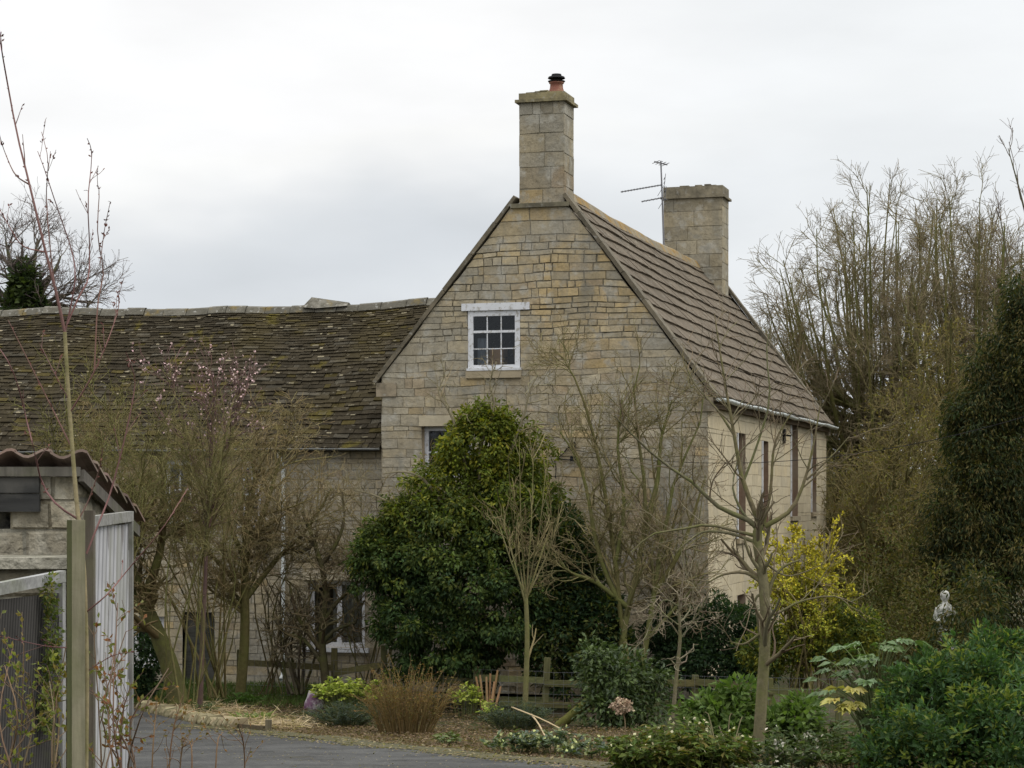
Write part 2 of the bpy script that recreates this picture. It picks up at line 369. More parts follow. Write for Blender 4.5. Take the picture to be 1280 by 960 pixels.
MB().quad((-A_ + .1, .3, 6.32), (A_ - .45, .3, 6.32), (A_ - .45, LEN - .2, 6.32), (-A_ + .1, LEN - .2, 6.32)).build('attic_floor', M['dark'], house)

# roof: courses of thick stone tiles
def courses(mb, o, ax, up, nr, length, exps, wr, th, pal, x0f=None, x1f=None, sag=None, jit=.012, lift=.3, g=.004, tips=0, tv=.3):
    """tiled slope from the eave upwards; ax along, up the slope, nr normal"""
    o, ax, up, nr = (np.asarray(q, float) for q in (o, ax, up, nr)); s = 0; smax = float(np.sum(exps)) - .01
    for r, e in enumerate(exps):
        xa = x0f(s) if x0f else 0; xb = x1f(s) if x1f else length
        x = xa - rng.uniform(0, wr[0])
        while x < xb:
            wd = rng.uniform(*wr); x0, x1 = max(x, xa), min(x + wd, xb); x += wd
            if x1 - x0 < .03: continue
            t = th * rng.uniform(1 - tv, 1 + tv)
            j0, j1 = rng.uniform(-jit, jit, 2); top = min(s + e * 1.35, smax)
            def pt(xx, ss, h):
                p = o + ax * xx + up * ss + nr * h
                if sag: p = p + sag(xx, ss)
                return p
            hb = t + lift * t
            V = [pt(x0 + g, s + j0, 0), pt(x1 - g, s + j1, 0), pt(x1 - g, s + j1, hb), pt(x0 + g, s + j0, hb),
                 pt(x1 - g, top, t * .45), pt(x0 + g, top, t * .45), pt(x1 - g, top, 0), pt(x0 + g, top, 0)]
            mb.add(V, [[0,1,2,3],[3,2,4,5],[0,3,5,7],[1,6,4,2]], pal(r, len(exps)))
            if rng.random() < tips:                  # paler strip along part of the lower edge
                q0 = rng.uniform(0, .5) * (x1 - x0); q1 = q0 + rng.uniform(.2, .5) * (x1 - x0); e1 = rng.uniform(.015, .035)
                mb.quad(pt(x0 + g + q0, s + j0 - .002, hb * .3), pt(x0 + q1, s + j0 - .002, hb * .3), pt(x0 + q1, s + j0 - .002, hb + .002), pt(x0 + g + q0, s + j0 - .002, hb + .002), np.array((.24, .21, .14)) * rng.uniform(.6, 1.2))
                mb.quad(pt(x0 + g + q0, s + j0 - .002, hb + .002), pt(x0 + q1, s + j0 - .002, hb + .002), pt(x0 + q1, s + j0 + e1, hb + .002), pt(x0 + g + q0, s + j0 + e1, hb + .002), np.array((.24, .21, .14)) * rng.uniform(.6, 1.2))
        s += e
    return s
RZ = 9.60
Ze = ZR - .12; ov = .16                     # eave of the right slope, overhang
sl = np.array([-(A_ + ov), 0, RZ - Ze + 0.0]); SL = np.linalg.norm(sl); upv = sl / SL; nv = np.array([upv[2], 0, -upv[0]])
def sagm(x, s):
    return np.array([0, 0, -.10 * math.sin(math.pi * min(max(x / LEN, 0), 1)) * (s / SL) + .012 * math.sin(x * 1.5 + s * .6) + .006 * math.sin(x * 3.3 + s * 1.1)])
def tpal(r, n):
    return np.array((.120, .098, .072)) * rng.uniform(.88, 1.1)
mb = MB(); n = 14
courses(mb, (A_ + ov, .25, Ze), (0, 1, 0), upv, nv, LEN - .4, [SL / n] * n, (.28, .5), .05, tpal, sag=sagm, jit=.006, lift=.5, g=.0022, tv=.12)
MB_under = MB().quad((A_ + ov - .02, .25, Ze - .03), (A_ + ov - .02, LEN - .2, Ze - .03), (0, LEN - .2, RZ - .14), (0, .25, RZ - .14), (.08, .07, .055))
sl2 = np.array([A_ + ov, 0, RZ - ZL + .15]); SL2 = np.linalg.norm(sl2); up2 = sl2 / SL2; nv2 = np.array([-up2[2], 0, up2[0]])
courses(mb, (-A_ - ov, .25, ZL - .15), (0, 1, 0), up2, nv2, LEN - .4, [SL2 / n] * n, (.28, .5), .05, tpal, lift=.55)
mb.v += MB_under.v; mb.f += [MB_under.f[0] + mb.n]; mb.c += MB_under.c; mb.n += 4
mb.quad((-A_ - ov + .02, .25, ZL - .18), (-A_ - ov + .02, LEN - .2, ZL - .18), (0, LEN - .2, RZ - .14), (0, .25, RZ - .14), (.08, .07, .055))
roof = mb.build('roof', M['tile'], house)
mb = MB(); x = .7
while x < LEN - 1.2:
    x1 = min(x + .46, LEN - 1.2); z = RZ + .05; sg = lambda q: sagm(q, SL)[2]
    cc = np.array((.17, .145, .10)) * rng.uniform(.8, 1.15)
    pr = [(-.2, -.2), (-.1, -.02), (0, .05), (.1, -.02), (.2, -.2)]
    V = [(a, xx, z + b + sg(xx)) for xx in (x, x1 - .012) for a, b in pr]
    mb.add(V, [[i, i + 1, i + 6, i + 5] for i in range(4)], cc); x = x1
mb.build('ridge', M['ridge'], roof)

def coping(v0, v1, name):
    for sgn, ze in ((-1, ZL), (1, ZR)):
        mb = MB()
        a = np.array([sgn * (A_ + .12), ze - .12]); b = np.array([0.0, ZA + .04]); t = (b - a) / np.linalg.norm(b - a); nn = np.array([sgn * t[1], -sgn * t[0]]); nn = nn if nn[1] > 0 else -nn
        Lc = np.linalg.norm(b - a) * (ZT - ze + .2) / (ZA + .04 - ze) if v0 < 1 else np.linalg.norm(b - a) - .02
        q = 0
        while q < Lc - .05:
            q1 = min(q + rng.uniform(.6, .95), Lc); w0 = rng.uniform(-.008, .008)
            p = [a + t * (q + .004), a + t * (q1 - .004), a + t * (q1 - .004) + nn * (.075 + w0), a + t * (q + .004) + nn * (.075 + w0)]
            V = [(x, v, z) for v in (v0 + w0, v1) for x, z in p]
            mb.add(V, [[0,1,2,3],[7,6,5,4],[0,4,5,1],[1,5,6,2],[2,6,7,3],[3,7,4,0]], np.array((.135, .115, .08)) * rng.uniform(.75, 1.15)); q = q1
        # kneeler stone at the foot
        x0, x1 = sorted((sgn * (A_ - .3), sgn * (A_ + .1)))
        mb.box(x0, x1, v0 + .01, v1 - .01, ze - .36, ze - .1, (.24, .2, .14))
        mb.build(name, M['coping'], house)
coping(-.045, .3, 'coping'); coping(LEN - .25, LEN + .08, 'coping')

# chimneys
def chimney(u0, u1, v0, v1, zb, zt, corb, pal, hr, lr, capc):
    mb = MB(); f = lambda za, zb_: [(0, 1, 0, 1)]
    W, D = u1 - u0, v1 - v0
    g = dict(gap=.005, proud=.008)
    blocks(mb, lambda a, b: [(u0, u1, u0, u1)], zb, corb, lambda u, z, d: (u, v0 - d, z), pal, hr, lr, **g)
    blocks(mb, lambda a, b: [(u0, u1, u0, u1)], zb, corb, lambda u, z, d: (u, v1 + d, z), pal, hr, lr, **g)
    blocks(mb, lambda a, b: [(v0, v1, v0, v1)], zb, corb, lambda u, z, d: (u1 + d, u, z), pal, hr, lr, **g)
    blocks(mb, lambda a, b: [(v0, v1, v0, v1)], zb, corb, lambda u, z, d: (u0 - d, u, z), pal, hr, lr, **g)
    ch = mb.build('chimney', M['stone'], house)
    m2 = MB()
    m2.box(u0 - .07, u1 + .07, v0 - .07, v1 + .07, corb, corb + .055, capc)
    m2.box(u0 - .01, u1 + .01, v0 - .01, v1 + .01, corb + .055, zt, np.array(capc) * 1.05)
    for k in range(6):                                # uneven mortar flaunching
        a = rng.uniform(u0, u1 - .25); m2.box(a, a + rng.uniform(.15, .25), v0 + .02, v1 - .02, zt, zt + rng.uniform(.012, .045), np.array(capc) * rng.uniform(.8, 1.1))
    m2.build('chimney_cap', M['coping'], ch)
    return ch
ch1 = chimney(-.435, .43, .05, .75, ZT + .05, 11.22, 11.04, lambda u, z: pick({'ochre': .5 if z < 10.1 else .12, 'grey': 1.1, 'buff': .5, 'brown': .5 if z < 10.2 else .1}) * .82, (.26, .42), (.3, .62), (.21, .18, .10))
mb = MB(); mb.box(-.58, .55, -.07, .8, ZT - .03, ZT + .05, (.15, .135, .09)); mb.build('chimney_ledge', M['coping'], ch1)
pot = (.20, .36, 11.22)
mb = MB(); mb.lathe(pot, [(.155, 0), (.15, .05), (.125, .12), (.118, .2), (.14, .21), (.14, .235), (.10, .235), (.09, .1)], 18); mb.build('chimney_pot', M['terra'], ch1, True)
mb = MB(); mb.lathe(pot, [(.12, .235), (.155, .24), (.165, .255), (.11, .265)], 16)
for k in range(8):
    a = k * math.pi / 4; mb.bar((pot[0] + .10 * math.cos(a), pot[1] + .10 * math.sin(a), pot[2] + .26), (pot[0] + .10 * math.cos(a), pot[1] + .10 * math.sin(a), pot[2] + .315), .022, .012)
mb.lathe(pot, [(.01, .312), (.10, .312), (.165, .305), (.15, .335), (.10, .345), (.09, .385), (.01, .39)], 16); mb.build('cowl', M['black'], ch1)
ch2 = chimney(-.76, .74, 14.25, 15.1, 8.4, 11.5, 11.2, lambda u, z: pick({'grey': 1.1, 'buff': .8, 'light': .15, 'ochre': .12}) * .88, (.26, .42), (.35, .8), (.19, .165, .115))
mb = MB(); V = [(-.8, 14.2, 9.45), (.8, 14.2, 8.75), (.86, 14.2, 8.68)]
mb.bar((0, 14.23, RZ + .03), (.8, 14.23, RZ - 1.02), .06, .07, (.2, .19, .16)); mb.bar((0, 14.23, RZ + .03), (-.8, 14.23, RZ - .98), .06, .07, (.2, .19, .16)); mb.build('flashing', M['lichen'], ch2)

# windows
def window(parent, mp, u0, u1, z0, z1, cols, rows, dep=.1, fw=.07, sill=None, lintel=None, rev=(.3, .24, .16), revd=.2, bar=.028, name='window', bw=.045):
    """rows: list of fractions of the height where glazing bars run, heavier one marked by a negative number"""
    mb = MB()
    def bx(m_, a, b, c, d, e0, e1): m_.box(a, b, c, d, e0, e1, None, lambda u, z, q: mp(u, z, q))
    bx(mb, u0, u0 + fw, z0, z1, -dep - .06, -dep); bx(mb, u1 - fw, u1, z0, z1, -dep - .06, -dep)
    bx(mb, u0 + fw, u1 - fw, z1 - fw, z1, -dep - .058, -dep - .002); bx(mb, u0 + fw, u1 - fw, z0, z0 + fw, -dep - .058, -dep - .002)
    fr = mb.build(name, M['white'], parent)
    a, b, c, d = u0 + fw, u1 - fw, z0 + fw, z1 - fw
    g = MB()
    for k in range(1, cols):
        x = a + (b - a) * k / cols; bx(g, x - bar / 2, x + bar / 2, c, d, -dep - .05, -dep - .015)
    for f in rows:
        hw = bar / 2 if f > 0 else bw / 2; z = c + (d - c) * abs(f); bx(g, a, b, z - hw, z + hw, -dep - .052, -dep - (.013 if f > 0 else .006))
    if cols > 1 or rows: g.build('glazing_bar', M['white'], fr)
    MB().quad(mp(a, c, -dep - .032), mp(b, c, -dep - .032), mp(b, d, -dep - .032), mp(a, d, -dep - .032)).build('pane', M['glass'], fr)
    r = MB()
    for (x0, y0, x1, y1) in ((u0, z0, u0, z1), (u1, z0, u1, z1), (u0, z0, u1, z0), (u0, z1, u1, z1)):
        r.quad(mp(x0, y0, .0), mp(x1, y1, .0), mp(x1, y1, -revd), mp(x0, y0, -revd), rev)
    r.build('reveal', M['pale'], fr)
    if sill is not None:
        s = MB(); s.box(u0 - sill[0], u1 + sill[0], z0 - sill[1], z0 - .002, -dep, sill[2], (.3, .25, .17), lambda u, z, q: mp(u, z, q)); s.build('sill', sill[3], fr)
    if lintel is not None:
        s = MB(); s.box(u0 - lintel[0], u1 + lintel[1], z1 + .003, z1 + lintel[2], -.05, .035, (.4, .35, .25), lambda u, z, q: mp(u, z, q)); s.build('lintel', lintel[3], fr)
    return fr
gw_ = lambda u, z, d: (u, -d, z)
win = window(house, gw_, wu0, wu1, wz0, wz1, 3, [.33, -.68], .0, .10, (.03, .15, .06, M['pale']), (.12, .19, .14, M['white']), bar=.02)
MB().box(wu0 - .01, wu1 + .03, -.07, 0, wz0 - .01, wz0 + .035).build('window_ledge', M['white'], win)
mb = MB(); xs_ = np.linspace(wu0 + .12, wu0 + .34, 24); yy = .2 + .02 * np.sin(xs_ * 70)
for i in range(23): mb.quad((xs_[i], yy[i], wz0 + .1), (xs_[i + 1], yy[i + 1], wz0 + .1), (xs_[i + 1], yy[i + 1], wz1 - .5), (xs_[i], yy[i], wz1 - .5))
mb.build('curtain', mat('grey_cloth', (.2, .22, .25), .95, .1, tint=False), win)
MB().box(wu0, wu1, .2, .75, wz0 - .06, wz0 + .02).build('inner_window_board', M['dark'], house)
window(house, gw_, lu0, lu1, lz0, lz1, 2, [.5], .13, .08, (.02, .1, .04, M['pale']), (.06, .06, .2, M['pale']))
for k, (va, vb, z0, z1) in enumerate(sw):
    window(house, sm_, va, vb, z0, z1, 2, [.25, -.5, .75], .16, .09, (.05, .1, .06, M['pale']), rev=(.19, .125, .085), revd=.26)
for k, (va, vb, z0, z1) in enumerate(low[:2]):
    window(house, sm_, va, vb, z0, z1, 2, [-.5], .16, .09, (.05, .1, .06, M['pale']), rev=(.19, .125, .085), revd=.26)
va, vb, z0, z1 = low[2]
mb = MB(); mb.box(A_ - .2, A_ - .15, va, vb, z0, z1); mb.build('door', M['white'], house)
for (va, vb, z0, z1) in sw:                  # painted strip at the near edge of each window
    MB().box(A_ - .04, A_ + .03, va - .07, va, z0, z1).build('window_surround', M['white'], house)

def gutter(parent, a, b, r, m, brackets=6):
    a = np.asarray(a, float); b = np.asarray(b, float); t = nrm(b - a); s = nrm(np.cross(t, (0, 0, 1))); mb = MB()
    th = np.linspace(math.pi, 2 * math.pi, 8); V = []
    nn = 16
    for i in range(nn + 1):
        p = a + (b - a) * i / nn + np.array([0, 0, .012 * math.sin(i * 1.9)])
        for rr in (r, r - .008):
            V += [p + s * rr * math.cos(q) + np.array([0, 0, rr * math.sin(q)]) for q in th]
    Fq = []
    for i in range(nn):
        for off in (0, 8):
            for k in range(7): q = i * 16 + off + k; Fq.append([q, q + 1, q + 17, q + 16])
        for k in (0, 7): q = i * 16 + k; Fq.append([q, q + 8, q + 24, q + 16])
    for i in (0, nn):
        for k in range(7): q = i * 16 + k; Fq.append([q, q + 1, 15 + i * 16 if False else q + 9, q + 8])
    mb.add(V, Fq); g = mb.build('gutter', m, parent, True)
    for i in (0, 1):                          # stop ends: half discs
        c = MB(); p = (a, b)[i]; ring = [p + s * r * math.cos(q) + np.array([0, 0, r * math.sin(q)]) for q in th]
        for k in range(0, 6, 2): c.add([p, ring[k], ring[k + 1], ring[k + 2]] if k + 2 < 8 else ring[:4], [[0, 1, 2, 3]])
        c.add([p, ring[6], ring[7], p + (ring[7] - p) * .5], [[0, 1, 2, 3]]).build('gutter_end', m, g)
    for i in range(brackets):
        c = MB(); p = a + (b - a) * (i + .5) / brackets; c.bar(p + np.array([0, 0, -r]), p + s * r * 1.3 + np.array([0, 0, -r * .2]), .03, .012)
        c.build('gutter_bracket', m, g)
    return g
gutter(house, (A_ + ov + .05, -.02, Ze + .0), (A_ + ov + .05, LEN + .35, Ze - .02), .065, M['plastic'])
MB().box(A_ - .01, A_ + .1, .03, LEN, Ze - .17, Ze - .05, (.12, .085, .05)).build('eaves_board', M['oldwood'], house)
# small lamp bracket on the side wall
vb_, zb_ = hv(977, 545); mb = MB(); mb.bar((A_, vb_, zb_ + .02), (A_ + .22, vb_ - .1, zb_), .035, .035); mb.box(A_ + .012, A_ + .05, vb_ + .1, vb_ + .3, zb_ - .16, zb_ + .16); mb.build('wall_bracket', M['black'], house)

# insulator bracket and cable on the gable
iu, iz = hu(717, 564); pi_ = world(iu, -.07, iz)
ins = thing('cable_insulator', 'black two-knob cable insulator fixed to the gable stone beside the bare tree', 'insulator', pi_, -TH)
mb = MB(); mb.bar((0, .05, .13), (0, .05, -.14), .03, .03)
for dz in (.12, -.13): mb.lathe((0, 0, dz - .05), [(.01, 0), (.055, .0), (.06, .03), (.04, .05), (.055, .065), (.04, .1), (.01, .1)], 12)
mb.build('bracket', M['black'], ins)
cab = np.array([(-.02, -.01, .1), (-.12, .04, .05), (-.2, .045, -.05), (-.3, .045, -.13), (-.36, .045, -.16), (-.33, .045, -.3), (-.34, .045, -.5)])
MB().tubes(cab, np.full(7, .011), 5).build('cable', M['black'], ins)
MB().tubes(np.array([(-.3, .045, -.12), (-.2, .04, -.15), (-.08, .03, -.16), (0, 0, -.13)]), np.full(4, .009), 5).build('cable', M['black'], ins)
p0 = world(iu + .05, -.09, iz + .02); p1 = P(1310, 512, 33.0); t = np.linspace(0, 1, 40)[:, None]
wire = p0 + (p1 - p0) * t; wire[:, 2] -= (.5 * 4 * t * (1 - t))[:, 0]
tag(MB().tubes(wire, np.full(40, .0055), 4).build('overhead_cable', M['black']), 'thin black overhead cable sagging from the gable insulator towards the right trees', 'cable')

# cardboard box behind the attic window
bu0, bz0 = hu(600, 452); bu1, bz1 = hu(623, 438); o_ = world((bu0 + bu1) / 2, .45, wz0 + .02)
M['card'] = mat('cardboard', (.42, .25, .13), .8, .2, tint=False)
cb = thing('cardboard_box', 'brown cardboard box standing inside the attic sash window', 'box', o_, -TH)
hw = (bu1 - bu0) / 2; MB().box(-hw, hw, -.15, .15, 0, .4).build('body', M['card'], cb)
MB().box(-hw - .002, hw + .002, -.03, .03, .401, .403).build('tape', mat('tape', (.5, .36, .2), .4, .4, tint=False), cb)

# television aerial
mx_, mz_ = 829, 303
ab = P(830, 303, 52.0); at_ = P(826, 201, 52.0)
aer = thing('television_aerial', 'grey television aerial mast with three yagi antennas beside the rear chimney', 'aerial', ab)
mb = MB(); mb.tubes(np.array([(0, 0, -.25), (at_ - ab) * .5, at_ - ab]), np.array([.028, .024, .02]), 6); mb.build('mast', M['metal'], aer)
def yagi(pa, pb, n, dl, vertical=False, refl=True):
    a = P(*pa, 52.0) - ab; b = P(*pb, 51.8) - ab; m_ = MB(); m_.bar(a, b, .028, .028)
    t_ = nrm(b - a); sd = np.array([0, 0, 1.]) if vertical else nrm(np.cross(t_, (0, 0, 1)) + np.array([0.25, 0, .0]))
    for i in range(n):
        p = a + (b - a) * (i + .5) / n; m_.bar(p - sd * dl / 2, p + sd * dl / 2, .012, .012)
    if refl:
        for dz in (-.16, -.06, .06, .16): m_.bar(a + np.array([.05, -.2, dz]), a + np.array([.05, .2, dz]), .014, .014)
        m_.bar(a + np.array([.05, 0, -.18]), a + np.array([.05, 0, .18]), .02, .02)
        for sg in (-1, 1): m_.bar(a + np.array([.05, 0, .0]), a + np.array([-.02 + .1 * sg, 0, .28 * sg]), .014, .014)
    m_.build('antenna', M['metal'], aer)
yagi((828, 231), (776, 240), 14, .3, True if False else False)
yagi((829, 247), (802, 252), 6, .34)
yagi((834, 206), (818, 202), 4, .5, False, False)
for z_ in (.1, 1.1): MB().bar(np.array((0, 0, z_)), np.array((.1, .25, z_)), .02, .02).build('clamp', M['metal'], aer)

# ------------------------------------------------------------------ the long low wing
WX, WV = -A_ - .02, .25
wo_ = world(WX, WV, 0)
wing = thing('stone_cottage_wing', 'long low stone wing with mossy dark stone slate roof left of the gable', 'cottage', wo_, -TH)
WL = 17.5; WE = 4.62; WR = 7.66; HALF = 2.95
def wu(px, py):
    u, z = hu(px, py, WV); return u - WX, z
wops = []
ga, gzt = wu(385, 725); gb, gzb = wu(456, 810); wops.append((ga, gb, gzb, gzt))
for (pa, pb, pt, pbm) in ((300, 326, 580, 655), (205, 240, 575, 650), (60, 95, 575, 650)):
    a, zt = wu(pa, pt); b, zb = wu(pb, pbm); wops.append((a, b, zb, zt))
a, zt = wu(228, 765); b, _ = wu(268, 765); dr = (a, b, .03, zt); wops.append(dr)
a, zt = wu(165, 770); b, zb = wu(205, 830); wops.append((a, b, zb, zt))
def wpal(u, z): return pick({'buff': 1.0, 'grey': .6, 'light': .6, 'ochre': .2, 'brown': .12})
mb = MB()
blocks(mb, lambda za, zb: cut([(-WL, 0, -WL, 0)], za, zb, wops), 0, WE + .05, lambda u, z, d: (u, -d, z), wpal, (.1, .2), (.2, .5), [o[2] for o in wops] + [o[3] for o in wops])
blocks(mb, lambda za, zb: [(-WL, .02, -WL, .02)], 0, WE + .05, lambda u, z, d: (u, 2 * HALF + d, z), wpal, (.2, .4), (.5, 1.0))
def wend(za, zb):
    f = lambda z: 0 if z < WE else (z - WE) / (WR - WE) * HALF
    return [(f(za), 2 * HALF - f(za), f(zb), 2 * HALF - f(zb))]
blocks(mb, wend, 0, WR - .05, lambda u, z, d: (-WL - d, u, z), wpal, (.2, .4), (.5, 1.0))
mb.build('wall', M['stone'], wing)
wm = lambda u, z, d: (u, -d, z)
gw = window(wing, wm, *[wops[0][i] for i in (0, 1, 2, 3)], 1, [], .1, .09, (.1, .09, .07, M['white']), (.1, .1, .16, M['pale']))
mb = MB(); mid = ga + (gb - ga) * .52; mb.box(mid - .05, mid + .05, .105, .16, gzb + .09, gzt - .09); mb.build('mullion', M['white'], gw)
mb = MB(); xs_ = np.linspace(ga + .42, gb - .1, 60); zz = (gzb + .02, gzt - .05); yy = .27 + .035 * np.sin(xs_ * 46) + .015 * np.sin(xs_ * 17)
for i in range(59): mb.quad((xs_[i], yy[i], zz[0]), (xs_[i + 1], yy[i + 1], zz[0]), (xs_[i + 1], yy[i + 1], zz[1]), (xs_[i], yy[i], zz[1]))
mb.build('curtain', M['cloth'], gw)
for o in wops[1:4] + wops[5:]: window(wing, wm, *o, 2, [.5], .08, .09, (.05, .08, .05, M['white']), (.05, .05, .14, M['pale']))
MB().box(dr[0] + .01, dr[1] - .01, .12, .17, dr[2], dr[3] - .01, (.05, .05, .042)).build('door', M['oldwood'], wing)
def wpal2(r, n):
    f = r / n; base = np.array((.051, .042, .027)) if rng.random() > .10 else np.array((.085, .075, .055))
    if rng.random() < .07: base = np.array((.075, .06, .022))
    return base * rng.uniform(.52, .95)
eo = np.array((0, -.22, WE - .02)); su = np.array([0, HALF + .22, WR - WE + .02]); SW = np.linalg.norm(su); su /= SW; sn = np.array([0, -su[2], su[1]])
ex = np.linspace(.185, .075, 44); ex = ex / ex.sum() * SW
def x1f(s):
    z = WE + s * su[2]
    return -.02 if z < ZL - .1 else (z - ZL + .1) / (ZA - ZL) * A_ + .25
def wsag(x, s): return np.array([0, 0, (.05 * math.sin(x * .55 + .4) + .025 * math.sin(x * 1.35 + 1)) * (s / SW) + .01 * math.sin(x * 3 + s * 2)])
mb = MB()
courses(mb, eo, (1, 0, 0), su, sn, 0, ex, (.13, .36), .023, wpal2, lambda s: -WL - .15, x1f, wsag, jit=.013, lift=.45, tips=.14, g=.005, tv=.4)
eo2 = np.array((0, 2 * HALF + .2, WE)); su2 = np.array([0, -su[1], su[2]]); sn2 = np.array([0, su[2], su[1]])
courses(mb, eo2, (1, 0, 0), su2, sn2, 0, [SW / 16] * 16, (.4, .7), .03, wpal2, lambda s: -WL - .15, x1f, wsag)
mb.quad((-WL - .1, -.2, WE - .06), (-.05, -.2, WE - .06), (1.3, HALF, WR - .1), (-WL - .1, HALF, WR - .1), (.05, .045, .04))
wroof = mb.build('roof', M['slate'], wing)
mb = MB(); x = -WL - .15
while x < 1.15:
    x1 = min(x + rng.uniform(.4, .6), 1.15); h0 = WR + .04 + rng.uniform(-.015, .015); z0_, z1_ = h0 + wsag(x, SW)[2], h0 + wsag(x1, SW)[2]
    pr = [(-.15, -.13), (-.07, .0), (0, .03), (.07, .0), (.15, -.13)]
    V = [(xx, HALF + a, zz_ + b) for xx, zz_ in ((x, z0_), (x1 - .01, z1_)) for a, b in pr]
    mb.add(V, [[i, i + 1, i + 6, i + 5] for i in range(4)], np.array((.115, .107, .085)) * rng.uniform(.7, 1.15)); x = x1
mb.build('ridge', M['lichen'], wroof)
gp0, _ = wu(392, 380); gx, gx1 = gp0 + .95, gp0 + 1.9
k0 = hu(390, 375, WV + HALF)[0] - WX; k1 = hu(436, 384, WV + HALF)[0] - WX; kw = hu(383, 383, WV + HALF)[0] - WX
mb = MB(); zt = WR + .19; y_ = HALF
V = [(k0 - .16, y_ - .16, WR - .03), (k0, y_ - .02, zt), (k0 + .14, y_ - .2, WR - .06), (k1, y_ - .14, WR - .02), (k1, y_ + .02, WR + .06), (k0 - .14, y_ + .25, WR - .03), (k1, y_ + .25, WR - .03)]
mb.add(V, [[0, 2, 1, 1], [2, 3, 4, 1], [1, 4, 6, 5], [0, 1, 5, 5], [3, 6, 4, 4]], (.15, .14, .115)); mb.build('ridge_gablet', M['lichen'], wroof)
M['lead'] = mat('lead_gutter', (.17, .175, .17), .7, .2, [(4, .5, .7, (.09, .09, .08), .7, 5)], tint=False)
gutter(wing, (-WL, -.27, WE - .03), (-.03, -.27, WE - .0), .042, M['lead'], 8)
dx, _ = wu(356, 700); mb = MB()
mb.tubes(np.array([(dx, -.27, WE - .08), (dx, -.25, WE - .2), (dx, -.08, WE - .4), (dx, -.08, 2.5), (dx, -.08, .35), (dx, -.11, .22), (dx, -.2, .15)]), np.full(7, .04), 8)
for z in (3.6, 2.2, .8): mb.lathe((dx, -.08, z), [(.042, 0), (.054, 0), (.054, .06), (.042, .06)], 8)
mb.build('downpipe', M['plastic'], wing)

# ------------------------------------------------------------------ plants: generators
def Yb(py):
    k = (py - CY) / F
    return 3.7 / k if 3.7 / k >= 33 else 1.6 / (k - .0636)
def rs(pts, n):
    """smooth resampling of a polyline"""
    p = np.asarray(pts, float)
    q = np.concatenate([[2 * p[0] - p[1]], p, [2 * p[-1] - p[-2]]]); out = []
    for t in np.linspace(0, len(p) - 1 - 1e-6, n):
        i = int(t); f = t - i; a, b, c, d = q[i:i + 4]
        out.append(.5 * ((2 * b) + (c - a) * f + (2 * a - 5 * b + 4 * c - d) * f * f + (3 * b - a - 3 * c + d) * f ** 3))
    return np.array(out)
def T(Y, pts, r0, r1, n=10):
    """limb through points (px, py[, metres nearer or farther])"""
    w_ = rs([P(p[0], p[1], Y + (p[2] if len(p) > 2 else 0)) for p in pts], n)
    return w_, np.linspace(r0, r1, n)
def spawn(pp, pr, n, Ln, ang, t0=.2, t1=1., N=5, wig=.2, up=.0, rf=.6, tip=.4, minr=.003, short=.4, flat=0):
    B, Np, _ = pp.shape
    ln = np.linalg.norm(np.diff(pp, axis=1), axis=2).sum(1); i = rng.choice(B, n, p=ln / ln.sum())
    t = rng.uniform(t0, t1, n); s = np.minimum(t * (Np - 1), Np - 1.001); k = s.astype(int); f = (s - k)[:, None]
    pos = pp[i, k] * (1 - f) + pp[i, k + 1] * f; tan = nrm(pp[i, k + 1] - pp[i, k]); r = pr[i, k] * (1 - f[:, 0]) + pr[i, k + 1] * f[:, 0]
    rv = rng.normal(size=(n, 3)); pe = nrm(rv - (rv * tan).sum(1, keepdims=True) * tan)
    a = np.radians(rng.uniform(*ang, n))[:, None]; d = nrm(np.cos(a) * tan + np.sin(a) * pe + np.array([0, 0, up]))
    Lr = Ln * rng.uniform(.55, 1.25, n) * (1 - short * t); st = (Lr / (N - 1))[:, None]
    out = [pos]
    for _ in range(N - 1):
        pos = pos + d * st; out.append(pos); d = nrm(d + wig * rng.normal(size=(n, 3)) + np.array([0, 0, up * .5]))
    r0 = np.maximum(r * rf, minr); rad = r0[:, None] * np.linspace(1, tip, N)[None]; rad = np.maximum(rad, minr * .8)
    return np.stack(out, 1), rad
def tint(c, n, v=.2, h=.06):
    return np.asarray(c)[None] * rng.uniform(1 - v, 1 + v, (n, 1)) * rng.uniform(1 - h, 1 + h, (n, 3))
BARK = (.115, .105, .055); TWIG = (.15, .125, .068)
def woody(root, base, trunks, levels, bark=BARK, twig=TWIG, tname='trunk', k0=7):
    """trunk mesh and branch mesh under root; returns the finest level for leaves"""
    mb = MB()
    for w_, r in trunks: mb.tubes(w_ - base, r, k0, tint(bark, 1, .08))
    mb.build(tname, M['bark'], root, True)
    pp = np.stack([t_[0] for t_ in trunks]); pr = np.stack([t_[1] for t_ in trunks]); mb = MB(); last = None
    for j, lv in enumerate(levels):
        lv = dict(lv); both = lv.pop('both', None)
        np_, nr_ = spawn(pp, pr, **lv)
        f = min(1, (j + 1) / max(len(levels), 1))
        mb.tubes(np_ - base, nr_, 5 if j == 0 else 3, tint(np.array(bark) * (1 - f) + np.array(twig) * f, len(np_), .22))
        pp, pr = np_, nr_
    if levels: mb.build('branches', M['twig'], root, True)
    return pp, pr
def on_twigs(pp, n, t0=.2):
    i = rng.integers(0, len(pp), n); s = rng.uniform(t0, 1, n) * (pp.shape[1] - 1.001); k = s.astype(int); f = (s - k)[:, None]
    return pp[i, k] * (1 - f) + pp[i, k + 1] * f, nrm(pp[i, k + 1] - pp[i, k])
def lob(px, py, rx, ry, Y, rd=None):
    s = Y / F
    return P(px, py, Y), np.array([rx * s, rd if rd else rx * s * .85, ry * s])
